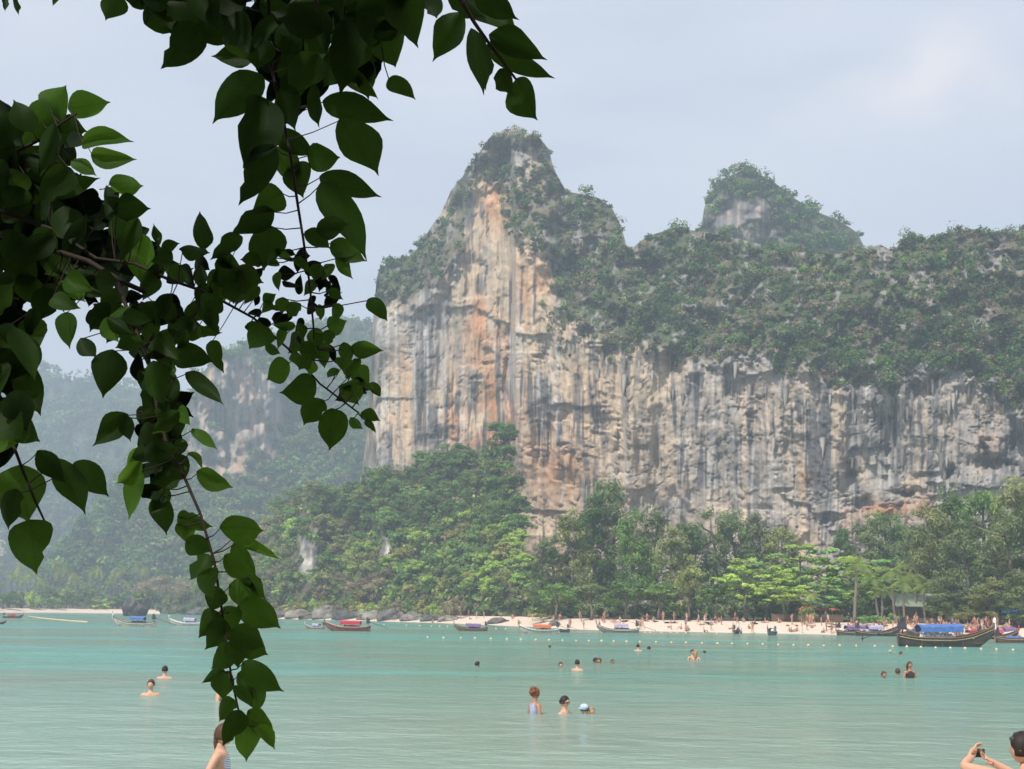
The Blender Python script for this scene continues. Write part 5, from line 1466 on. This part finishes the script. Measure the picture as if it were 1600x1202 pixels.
# ------------------------------------------------------------------ the overhanging tree
def leaf_mat(name, col, tr, trans=0.42):
    m, n, l, out = new_mat(name)
    tc = n.new('ShaderNodeTexCoord'); sep = n.new('ShaderNodeSeparateXYZ'); l.new(tc.outputs['Object'], sep.inputs[0])
    ab = n.new('ShaderNodeMath'); ab.operation = 'ABSOLUTE'; l.new(sep.outputs['X'], ab.inputs[0])
    # side veins: bands along (y - 0.9|x|); midrib where |x| is small
    m1 = n.new('ShaderNodeMath'); m1.operation = 'MULTIPLY_ADD'; m1.inputs[1].default_value = -0.75; l.new(ab.outputs[0], m1.inputs[0]); l.new(sep.outputs['Y'], m1.inputs[2])
    m2 = n.new('ShaderNodeMath'); m2.operation = 'MULTIPLY'; m2.inputs[1].default_value = 9.0; l.new(m1.outputs[0], m2.inputs[0])
    m3 = n.new('ShaderNodeMath'); m3.operation = 'FRACT'; l.new(m2.outputs[0], m3.inputs[0])
    m4 = n.new('ShaderNodeMath'); m4.operation = 'LESS_THAN'; m4.inputs[1].default_value = 0.10; l.new(m3.outputs[0], m4.inputs[0])
    m5 = n.new('ShaderNodeMath'); m5.operation = 'LESS_THAN'; m5.inputs[1].default_value = 0.014; l.new(ab.outputs[0], m5.inputs[0])
    mx = n.new('ShaderNodeMath'); mx.operation = 'MAXIMUM'; l.new(m4.outputs[0], mx.inputs[0]); l.new(m5.outputs[0], mx.inputs[1])
    oi = n.new('ShaderNodeObjectInfo')
    nz = n.new('ShaderNodeTexNoise'); nz.inputs['Scale'].default_value = 4; nz.inputs['Detail'].default_value = 5; l.new(tc.outputs['Object'], nz.inputs['Vector'])
    a1 = n.new('ShaderNodeMath'); a1.operation = 'ADD'; l.new(oi.outputs['Random'], a1.inputs[0]); l.new(nz.outputs['Fac'], a1.inputs[1])
    mr = n.new('ShaderNodeMapRange'); mr.inputs['From Max'].default_value = 1.7; mr.inputs['To Min'].default_value = 0.55; mr.inputs['To Max'].default_value = 1.45; l.new(a1.outputs[0], mr.inputs['Value'])
    base = n.new('ShaderNodeMixRGB'); base.blend_type = 'MULTIPLY'; base.inputs['Fac'].default_value = 1; base.inputs['Color1'].default_value = (*col, 1); l.new(mr.outputs['Result'], base.inputs['Color2'])
    vein = n.new('ShaderNodeMixRGB'); vein.blend_type = 'MULTIPLY'; vein.inputs['Color2'].default_value = (1.5, 1.35, 1.2, 1); l.new(base.outputs['Color'], vein.inputs['Color1'])
    vf = n.new('ShaderNodeMath'); vf.operation = 'MULTIPLY'; vf.inputs[1].default_value = 0.6; l.new(mx.outputs[0], vf.inputs[0]); l.new(vf.outputs[0], vein.inputs['Fac'])
    p = n.new('ShaderNodeBsdfPrincipled'); p.inputs['Roughness'].default_value = 0.5; p.inputs['Specular IOR Level'].default_value = 0.06
    l.new(vein.outputs['Color'], p.inputs['Base Color'])
    bp = n.new('ShaderNodeBump'); bp.inputs['Strength'].default_value = 0.25; bp.inputs['Distance'].default_value = 0.02; l.new(mx.outputs[0], bp.inputs['Height']); l.new(bp.outputs['Normal'], p.inputs['Normal'])
    t = n.new('ShaderNodeBsdfTranslucent'); tm = n.new('ShaderNodeMixRGB'); tm.blend_type = 'MULTIPLY'; tm.inputs['Fac'].default_value = 1; tm.inputs['Color1'].default_value = (*tr, 1)
    l.new(mr.outputs['Result'], tm.inputs['Color2'])
    tv = n.new('ShaderNodeMixRGB'); tv.blend_type = 'MULTIPLY'; tv.inputs['Color2'].default_value = (0.45, 0.5, 0.5, 1); l.new(vf.outputs[0], tv.inputs['Fac']); l.new(tm.outputs['Color'], tv.inputs['Color1']); l.new(tv.outputs['Color'], t.inputs['Color'])
    ms = n.new('ShaderNodeMixShader'); ms.inputs['Fac'].default_value = trans
    l.new(p.outputs['BSDF'], ms.inputs[1]); l.new(t.outputs['BSDF'], ms.inputs[2]); l.new(ms.outputs['Shader'], out.inputs['Surface'])
    return m
M_LEAF = leaf_mat('leaf_blade', (0.010, 0.022, 0.007), (0.054, 0.120, 0.012), 0.32)
M_LEAF2 = leaf_mat('sunlit_leaf_blade', (0.026, 0.066, 0.012), (0.12, 0.25, 0.02), 0.45)  # lighter copy of the leaf: sun shining through is put into its colour

M_LEAFMID = leaf_mat('mid_leaf_blade', (0.016, 0.038, 0.009), (0.080, 0.175, 0.016), 0.36)  # a step lighter than the dark blade, for low and central sprays
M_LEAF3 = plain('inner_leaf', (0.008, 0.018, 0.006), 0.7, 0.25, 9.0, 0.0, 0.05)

def leaf_mesh(seed, bites=0, fat=1.0):
    """ovate drip-tipped blade, base at origin, tip at y = 1, greatest width 1 (scaled later)"""
    q = random.Random(seed); n = 12
    prof = [(0, .02), (.03, .15), (.09, .31), (.18, .43), (.30, .495), (.42, .495), (.54, .445), (.66, .355), (.76, .25), (.85, .13), (.91, .055), (1.0, .004)]
    cup = q.uniform(.08, .5); bend = q.uniform(-.3, .4); side = q.uniform(-.16, .16); tw = q.uniform(-.3, .3)
    wl_, wr_ = [], []
    for t, w in prof:
        wl_.append(w * (1 + .10 * math.sin(t * 7 + seed))); wr_.append(w * (1 + .10 * math.sin(t * 6 + seed * 2.1)))
    for b in range(bites):
        i = q.randrange(3, 9); arr = wl_ if q.random() < .5 else wr_
        arr[i] *= q.uniform(.55, .8)
        if q.random() < .5: arr[i + 1] *= q.uniform(.7, .9)
    V = []; Fs = []
    for (t, w), a, b in zip(prof, wl_, wr_):
        mx_ = side * math.sin(t * math.pi); mz = bend * (t * t - t * .25)
        for sx in (-a, -a * .5, 0, b * .5, b):
            V.append((mx_ + sx, t, mz + cup * (abs(sx) * 1.1) ** 1.3 + tw * sx * t + .015 * math.sin(9 * t + seed) * (abs(sx) > .2)))
    for i in range(n - 1):
        for j in range(4): a = i * 5 + j; Fs.append((a, a + 1, a + 6, a + 5))
    # keep it cheap: drop the inner columns at both ends
    mb = MB(); mb.add(V, Fs)
    return mb
LEAFM = [leaf_mesh(s, [0, 0, 1, 0, 0, 2, 0, 1, 0, 0, 2, 0][s]).mesh('leaf', M_LEAF, True) for s in range(12)]
LEAFT = [leaf_mesh(s, [0, 0, 1, 0, 0, 2, 0, 1, 0, 0, 2, 0][s]).mesh('leaf', M_LEAFMID, True) for s in range(12)]
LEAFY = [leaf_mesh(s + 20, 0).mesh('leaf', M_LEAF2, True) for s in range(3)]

# stems: name -> (picture points, depth in metres at each end, radius at each end)
STEMS = {
    'top_spray': ([(150, -40), (300, 4), (430, -14), (560, -6), (650, -50)], 2.55, 2.5, .009, .005),
    'hanging_spray': ([(418, -60), (420, 86), (439, 169), (454, 244), (465, 319), (474, 375), (484, 446), (490, 513), (491, 563)], 2.6, 2.5, .0042, .0018),
    'right_spray': ([(690, -60), (720, 0), (742, 37), (769, 75), (806, 124)], 2.6, 2.7, .006, .003),
    'upper_left_spray': ([(-60, 262), (20, 240), (70, 215), (100, 190), (120, 178)], 2.9, 2.8, .005, .002),
    'left_branch': ([(-70, 300), (0, 330), (86, 360), (150, 404), (210, 412), (262, 436), (311, 453), (350, 472), (396, 497), (450, 545), (500, 600), (560, 645)], 2.95, 2.6, .0052, .0018),
    'red_branch': ([(-70, 345), (60, 384), (137, 408), (190, 440), (226, 456)], 2.9, 2.75, .0075, .0055),
    'long_spray': ([(183, 440), (205, 500), (232, 560), (246, 640), (262, 700), (290, 750), (313, 803), (335, 878), (350, 975), (362, 1062), (373, 1111), (381, 1126)], 2.75, 2.45, .0048, .0016),
    'low_left_spray': ([(-50, 520), (0, 640), (33, 728), (56, 785), (70, 815)], 2.75, 2.6, .0045, .002),
}
LV = []   # base x, y, tip x, y, width, kind (0 dark, 1 sunlit)
def L(*a): LV.append(a)
for t in [
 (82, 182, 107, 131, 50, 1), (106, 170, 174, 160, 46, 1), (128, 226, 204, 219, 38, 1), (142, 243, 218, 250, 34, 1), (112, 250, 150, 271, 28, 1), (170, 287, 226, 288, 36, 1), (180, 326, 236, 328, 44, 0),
 (84, 206, 136, 206, 44, 0), (52, 206, 19, 152, 42, 0), (22, 250, 126, 288, 44, 0), (166, 338, 150, 284, 36, 0), (172, 345, 228, 382, 40, 0), (323, 388, 304, 322, 32, 0), (249, 384, 241, 355, 15, 0),
 (252, 390, 282, 380, 20, 0), (284, 386, 330, 402, 30, 0), (190, -6, 165, 33, 42, 0), (226, -12, 263, 64, 62, 0), (318, 44, 249, 104, 62, 0), (402, 82, 334, 90, 46, 0), (20, -6, 26, 22, 10, 0), (6, -4, 8, 18, 12, 0), (92, -10, 82, 11, 10, 0),
 (411, 118, 335, 185, 64, 0), (407, 150, 367, 277, 76, 0), (427, 226, 371, 322, 52, 0), (441, 300, 390, 332, 46, 0), (428, 330, 354, 369, 42, 0), (379, 370, 328, 407, 38, 0), (422, 352, 412, 422, 58, 0),
 (432, 203, 491, 236, 40, 0), (480, 243, 537, 246, 48, 0), (426, 230, 470, 300, 42, 0), (470, 252, 476, 313, 46, 0), (499, 276, 595, 308, 42, 0), (502, 284, 573, 408, 54, 0), (494, 360, 546, 350, 37, 0),
 (476, 362, 514, 390, 30, 0), (517, 378, 571, 413, 38, 0), (524, 402, 547, 434, 22, 0), (530, 186, 590, 272, 64, 0), (504, 158, 613, 188, 48, 0), (606, 124, 649, 156, 30, 0), (550, 112, 602, 154, 32, 0),
 (572, 28, 530, 144, 82, 0), (608, 56, 624, 112, 60, 0), (622, -24, 654, 85, 68, 0), (580, -14, 600, 78, 52, 0), (440, 84, 494, 118, 50, 0), (448, 132, 462, 206, 44, 0), (492, 130, 500, 190, 26, 0),
 (668, -24, 679, 36, 44, 0), (724, 20, 682, 93, 50, 0), (736, 44, 751, 144, 40, 0), (748, 52, 759, 142, 34, 0), (730, 4, 812, 57, 52, 0), (744, -18, 802, 24, 46, 0), (760, 70, 868, 125, 40, 0), (764, 54, 852, 100, 46, 0),
 (808, 122, 843, 189, 56, 0), (780, 108, 806, 152, 32, 0), (700, -20, 760, 30, 44, 0),
 (20, 512, 54, 600, 42, 0), (4, 566, 76, 656, 62, 0), (8, 640, 74, 692, 56, 0), (58, 704, 101, 753, 33, 0), (85, 716, 134, 804, 44, 0), (116, 722, 168, 778, 48, 0), (32, 726, 46, 820, 86, 0), (26, 764, 8, 830, 38, 0),
 (47, 812, 56, 894, 64, 0), (176, 546, 160, 622, 52, 0), (200, 647, 150, 696, 40, 0), (200, 650, 205, 690, 24, 0), (102, 488, 105, 542, 38, 0), (126, 528, 152, 560, 30, 0), (86, 452, 62, 504, 46, 0), (55, 480, 44, 532, 24, 0),
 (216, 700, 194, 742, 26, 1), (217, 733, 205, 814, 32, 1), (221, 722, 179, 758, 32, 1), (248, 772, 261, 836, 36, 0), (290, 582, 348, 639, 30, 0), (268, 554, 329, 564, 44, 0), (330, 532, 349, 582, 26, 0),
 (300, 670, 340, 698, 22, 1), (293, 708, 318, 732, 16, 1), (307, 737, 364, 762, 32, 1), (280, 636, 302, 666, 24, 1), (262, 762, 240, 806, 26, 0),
 (575, 467, 607, 500, 28, 0), (547, 543, 598, 546, 28, 0), (511, 509, 544, 500, 30, 0), (452, 567, 412, 594, 42, 0), (494, 597, 436, 614, 50, 0), (506, 625, 474, 662, 42, 0), (518, 638, 518, 708, 48, 0), (421, 513, 388, 548, 44, 0),
 (552, 573, 577, 617, 30, 0), (530, 605, 560, 634, 26, 0), (564, 645, 593, 655, 20, 0), (548, 652, 568, 672, 18, 0), (574, 600, 594, 626, 18, 0), (572, 655, 586, 676, 12, 0),
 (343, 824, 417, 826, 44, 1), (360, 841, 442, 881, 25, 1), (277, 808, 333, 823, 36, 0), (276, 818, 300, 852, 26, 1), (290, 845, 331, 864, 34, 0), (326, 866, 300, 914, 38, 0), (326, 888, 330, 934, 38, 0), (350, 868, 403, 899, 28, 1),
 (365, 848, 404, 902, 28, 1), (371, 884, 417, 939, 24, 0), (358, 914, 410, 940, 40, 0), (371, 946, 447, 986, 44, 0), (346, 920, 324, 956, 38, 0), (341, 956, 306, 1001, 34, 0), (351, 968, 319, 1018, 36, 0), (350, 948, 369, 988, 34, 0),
 (361, 984, 414, 1011, 46, 0), (377, 998, 419, 1023, 38, 0), (379, 1034, 439, 1078, 36, 0), (363, 1010, 327, 1047, 36, 0), (351, 1047, 313, 1071, 16, 0), (356, 1048, 350, 1094, 32, 0), (371, 1052, 418, 1091, 44, 0), (364, 1072, 398, 1108, 18, 0),
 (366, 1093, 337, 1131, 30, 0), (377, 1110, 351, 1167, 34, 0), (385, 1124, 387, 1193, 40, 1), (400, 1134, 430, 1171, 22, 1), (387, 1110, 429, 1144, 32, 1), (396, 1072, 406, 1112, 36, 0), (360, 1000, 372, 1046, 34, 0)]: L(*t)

def in_poly(p, pts):
    x, y = p; c = False; j = len(pts) - 1
    for i in range(len(pts)):
        if (pts[i][1] > y) != (pts[j][1] > y) and x < (pts[j][0] - pts[i][0]) * (y - pts[i][1]) / (pts[j][1] - pts[i][1]) + pts[i][0]: c = not c
        j = i
    return c
rl = random.Random(17)
MASS = [
 ([(-30, 165), (20, 175), (90, 192), (120, 225), (100, 260), (140, 292), (180, 330), (205, 372), (245, 400), (200, 425), (140, 440), (100, 470), (40, 470), (60, 560), (15, 560), (-30, 560)], 52, 66, 46),
 ([(95, 445), (210, 425), (300, 432), (335, 470), (355, 490), (320, 525), (280, 548), (255, 600), (280, 640), (272, 700), (256, 775), (235, 745), (225, 690), (238, 640), (232, 595), (190, 548), (165, 530), (130, 510), (100, 480)], 48, 48, 32),
 ([(190, -30), (650, -30), (640, 30), (612, 55), (590, 120), (540, 130), (500, 95), (478, 160), (445, 170), (425, 100), (380, 78), (335, 68), (300, 40), (250, 30)], 44, 74, 50),
 ([(385, 410), (450, 385), (530, 425), (556, 468), (520, 500), (545, 548), (575, 618), (540, 632), (498, 592), (450, 560), (400, 520)], 40, 33, 23),
 ([(-25, 520), (14, 545), (36, 640), (26, 715), (-25, 720)], 9, 74, 50),
 ([(235, 400), (330, 395), (392, 430), (388, 480), (330, 460), (260, 435)], 13, 44, 30),
 ([(230, 560), (270, 560), (282, 640), (262, 760), (240, 770), (228, 690)], 12, 66, 40)]
for pts, n, ln, wd in MASS:
    xs_ = [p[0] for p in pts]; ys_ = [p[1] for p in pts]; k = 0; got = []
    while len(got) < n and k < 4000:
        k += 1
        c = (rl.uniform(min(xs_), max(xs_)), rl.uniform(min(ys_), max(ys_)))
        if not in_poly(c, pts) or any((c[0] - g[0]) ** 2 + (c[1] - g[1]) ** 2 < (ln * 0.20) ** 2 for g in got): continue
        got.append(c)
        a = math.radians(rl.gauss(70, 55)); ll = ln * rl.uniform(.65, 1.3); ww = wd * rl.uniform(.65, 1.25)
        tip = (c[0] + math.cos(a) * ll * .5, c[1] + math.sin(a) * ll * .5)
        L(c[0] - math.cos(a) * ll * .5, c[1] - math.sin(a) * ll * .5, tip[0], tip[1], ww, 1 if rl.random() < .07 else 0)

tree_base = Vector((-2.6, -1.6, 1.25))
T = empty('overhanging_tree', tree_base)
tag(T, 'dark broad-leaved tree hanging over the near shore in the foreground', 'tree')
def P3(x, y, d): return Vector(at(np.array(float(x)), np.array(float(y)), np.array(float(d))).tolist()) - tree_base
# trunk and the limbs that carry the sprays
mb = MB(); mb.tube([(0, 0, -.5), (.08, .05, .8), (.05, .2, 1.9), (.25, .3, 3.1), (.5, .2, 4.4), (.9, .2, 5.6)], [.34, .26, .23, .2, .15, .08], 12); mb.build('trunk', M_DARKBARK, T, True)
roots = {'top_spray': (.25, .3, 3.1), 'hanging_spray': (.25, .3, 3.1), 'right_spray': (.5, .2, 4.4), 'upper_left_spray': (.05, .2, 1.9), 'left_branch': (.05, .2, 1.9), 'red_branch': (.05, .2, 1.9), 'long_spray': None, 'low_left_spray': (.05, .2, 1.9)}
SP = {}; BR = {}
for nm, (pts, d0, d1, r0, r1) in STEMS.items():
    n = len(pts)
    q = [P3(x, y, d0 + (d1 - d0) * i / (n - 1)) for i, (x, y) in enumerate(pts)]
    rad = [r0 + (r1 - r0) * i / (n - 1) for i in range(n)]
    dense = []
    for i in range(n - 1):
        for s in range(6): t = (i + s / 6) / (n - 1); dense.append((pts[i][0] + (pts[i + 1][0] - pts[i][0]) * s / 6, pts[i][1] + (pts[i + 1][1] - pts[i][1]) * s / 6, d0 + (d1 - d0) * t))
    dense.append((pts[-1][0], pts[-1][1], d1)); SP[nm] = dense
    m_ = MB()
    if roots[nm]:
        a = Vector(roots[nm]); b = q[0]; mid = (a + b) / 2 + Vector((0, 0, .25))
        m_.tube([a, mid, b], [max(.05, r0 * 2), max(.02, r0 * 1.4), r0], 8)
    m_.tube(q, rad, 7)
    BR[nm] = m_
leaves = []
for i, (x0, y0, x1, y1, w, kd) in enumerate(LV):
    cx, cy = x0 * .8 + x1 * .2, y0 * .8 + y1 * .2
    best = min(((nm, s) for nm in SP for s in SP[nm]), key=lambda e: (e[1][0] - cx) ** 2 + (e[1][1] - cy) ** 2 + (0 if e[0] != 'red_branch' else 900))
    nm, s = best
    d = s[2] + rl.uniform(-.10, .10)
    a = P3(x0, y0, d); b = P3(x1, y1, d + rl.uniform(-.03, .03))
    yv = (b - a); ln = yv.length; yv.normalize()
    toc = (Vector((0, 0, CAMZ)) - tree_base - a).normalized()
    nrm = (toc + Vector((rl.gauss(0, .28), 0, rl.gauss(0, .28)))); nrm = (nrm - yv * nrm.dot(yv)).normalized()
    if rl.random() < .5: nrm = -nrm
    xv = yv.cross(nrm)
    wm = px2m(w, d) * (1.08 if y0 > 790 else 1.02)
    M = Matrix(((xv.x * wm, yv.x * ln, nrm.x * ln, a.x), (xv.y * wm, yv.y * ln, nrm.y * ln, a.y), (xv.z * wm, yv.z * ln, nrm.z * ln, a.z), (0, 0, 0, 1)))
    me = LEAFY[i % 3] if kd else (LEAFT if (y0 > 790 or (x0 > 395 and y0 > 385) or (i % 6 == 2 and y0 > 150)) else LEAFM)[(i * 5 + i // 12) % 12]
    leaves.append((nm, me, M))
    # leaf stalk back to the twig
    sp = P3(*s); v = sp - a
    if v.length < .16: e_ = sp
    else: e_ = a + (v.normalized() * .05) + Vector((0, 0, .03))
    BR[nm].tube([a + yv * .004, (a + e_) / 2 + Vector((0, 0, -.006)), e_], [.0011, .0012, .0015], 4, 0, False)
BO = {}
for nm, m_ in BR.items():
    BO[nm] = m_.build('branch', M_DARKBARK, T, True)
# further leaves of the same sprays, past the ones picked out singly: joined per branch
extra = {}
for pts, n, ln, wd in MASS:
    xs_ = [p[0] for p in pts]; ys_ = [p[1] for p in pts]; got = 0
    while got < int(n * (2.4 if n in (52, 44, 9) else 0.8)):
        c = (rl.uniform(min(xs_), max(xs_)), rl.uniform(min(ys_), max(ys_)))
        if not in_poly(c, pts): continue
        got += 1
        a_ = math.radians(rl.gauss(70, 65)); ll = ln * rl.uniform(.55, 1.1); ww = wd * rl.uniform(.55, 1.1)
        nm, s = min(((nm, s) for nm in SP for s in SP[nm]), key=lambda e: (e[1][0] - c[0]) ** 2 + (e[1][1] - c[1]) ** 2)
        d = s[2] + rl.uniform(.05, .35)
        a = P3(c[0] - math.cos(a_) * ll * .5, c[1] - math.sin(a_) * ll * .5, d); b = P3(c[0] + math.cos(a_) * ll * .5, c[1] + math.sin(a_) * ll * .5, d + rl.uniform(-.05, .05))
        yv = b - a; l_ = yv.length; yv.normalize()
        nrm = Vector((0, -1, 0)) + Vector((rl.gauss(0, .4), 0, rl.gauss(0, .4))); nrm = (nrm - yv * nrm.dot(yv)).normalized(); xv = yv.cross(nrm); wm = px2m(ww, d)
        mm = LEAFM[rl.randrange(12)]
        vs = np.empty(len(mm.vertices) * 3); mm.vertices.foreach_get('co', vs); vs = vs.reshape(-1, 3)
        A = np.array([[xv.x * wm, yv.x * l_, nrm.x * l_], [xv.y * wm, yv.y * l_, nrm.y * l_], [xv.z * wm, yv.z * l_, nrm.z * l_]])
        extra.setdefault(nm, []).append(vs @ A.T + np.array(a))
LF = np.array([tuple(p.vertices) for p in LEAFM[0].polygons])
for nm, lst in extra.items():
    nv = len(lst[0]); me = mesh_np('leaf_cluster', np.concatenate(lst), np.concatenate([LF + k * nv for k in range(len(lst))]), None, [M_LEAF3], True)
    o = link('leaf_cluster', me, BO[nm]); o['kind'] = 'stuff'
for nm, me, M in leaves:
    o = link('leaf', me, BO[nm]); o.matrix_local = M
bright_pts = [P3(x, y, 2.8) + tree_base for x, y in ((100, 160), (150, 165), (170, 222), (180, 248), (135, 262), (200, 288), (205, 760), (330, 750), (385, 830), (400, 860), (390, 1150))]

# the crown overhead and the thicket behind, added to shade the sprays: too many leaves to count, all out of the frame
rc = np.random.default_rng(5)
N = 26000
C = np.stack([rc.uniform(-8.5, 5.5, N), rc.uniform(-9, 2.6, N), rc.uniform(3.3, 7.5, N)], -1)
N2 = 12000
C2 = np.stack([rc.uniform(-10, 9, N2), rc.uniform(-10.5, -4.5, N2), rc.uniform(0.9, 4.5, N2)], -1)
C3 = np.stack([rc.uniform(-9, -3.2, 7000), rc.uniform(-6, 4, 7000), rc.uniform(1.2, 5.5, 7000)], -1)
C = np.concatenate([C, C2, C3])
px_, py_ = project(C)
vis = (C[:, 1] > -0.3) & (py_ > -160) & (px_ > -160) & (px_ < 1760) & (py_ < 1400)
near = (np.linalg.norm(C - np.array([0, 0, CAMZ]), axis=1) < 0.8)
sd = np.array(sun_dir)
gap = np.zeros(len(C), bool)  # gaps cut along the sun's path so that it lights chosen leaves
for b in bright_pts:
    v = C - np.array(b); t = v @ sd
    gap |= (t > 0) & (np.linalg.norm(v - t[:, None] * sd, axis=1) < 0.16)
C = C[~vis & ~near & ~gap]
V, Fq, cc = leaf_cloud(C, np.full((len(C), 3), 0.06), 1, 0.11, np.array([[0.04, 0.085, 0.02]]), lobes=1, elong=0.62, r=rc)
cr = link('crown', mesh_np('crown', V, Fq, cc, [M_FOL]), T); cr.location = -tree_base; cr['kind'] = 'stuff'
cr['label'] = 'unseen leafy crown and thicket added to shade the hanging sprays'

# ------------------------------------------------------------------ haze: the humid air over the bay
def haze_box(x0, x1, y0, y1, z0, z1):
    m, n, l, out = new_mat('haze_air')
    pv = n.new('ShaderNodeVolumePrincipled')
    pv.inputs['Color'].default_value = (0.70, 0.87, 1.0, 1)
    pv.inputs['Density'].default_value = HAZE_DENSITY
    pv.inputs['Anisotropy'].default_value = 0.0
    l.new(pv.outputs['Volume'], out.inputs['Volume'])
    mb = MB(); mb.box(((x0 + x1) / 2, (y0 + y1) / 2, (z0 + z1) / 2), (x1 - x0, y1 - y0, z1 - z0))
    o = mb.build('haze', m)
    tag(o, 'pale humid haze hanging over the bay', 'haze', kind='stuff')
HAZE_TOP = max(float(m_['P'][..., 2].max()) for m_ in (main, midm, farm)) + 25
haze_box(-2700, 2700, -400, 3700, -3.5, HAZE_TOP)

# people and towels that would share a label are told apart by their order along the beach
byl = {}
for o in COL.objects:
    if o.parent is None and o.get('group') in ('beachgoers on the far beach', 'towels on the far beach'): byl.setdefault(o['label'], []).append(o)
for lab, lst in byl.items():
    if len(lst) > 1:
        lst.sort(key=lambda o: o.location.x / o.location.y)
        for i, o in enumerate(lst): o['label'] = '%s, %s from left' % (lab, ordn(i + 1))
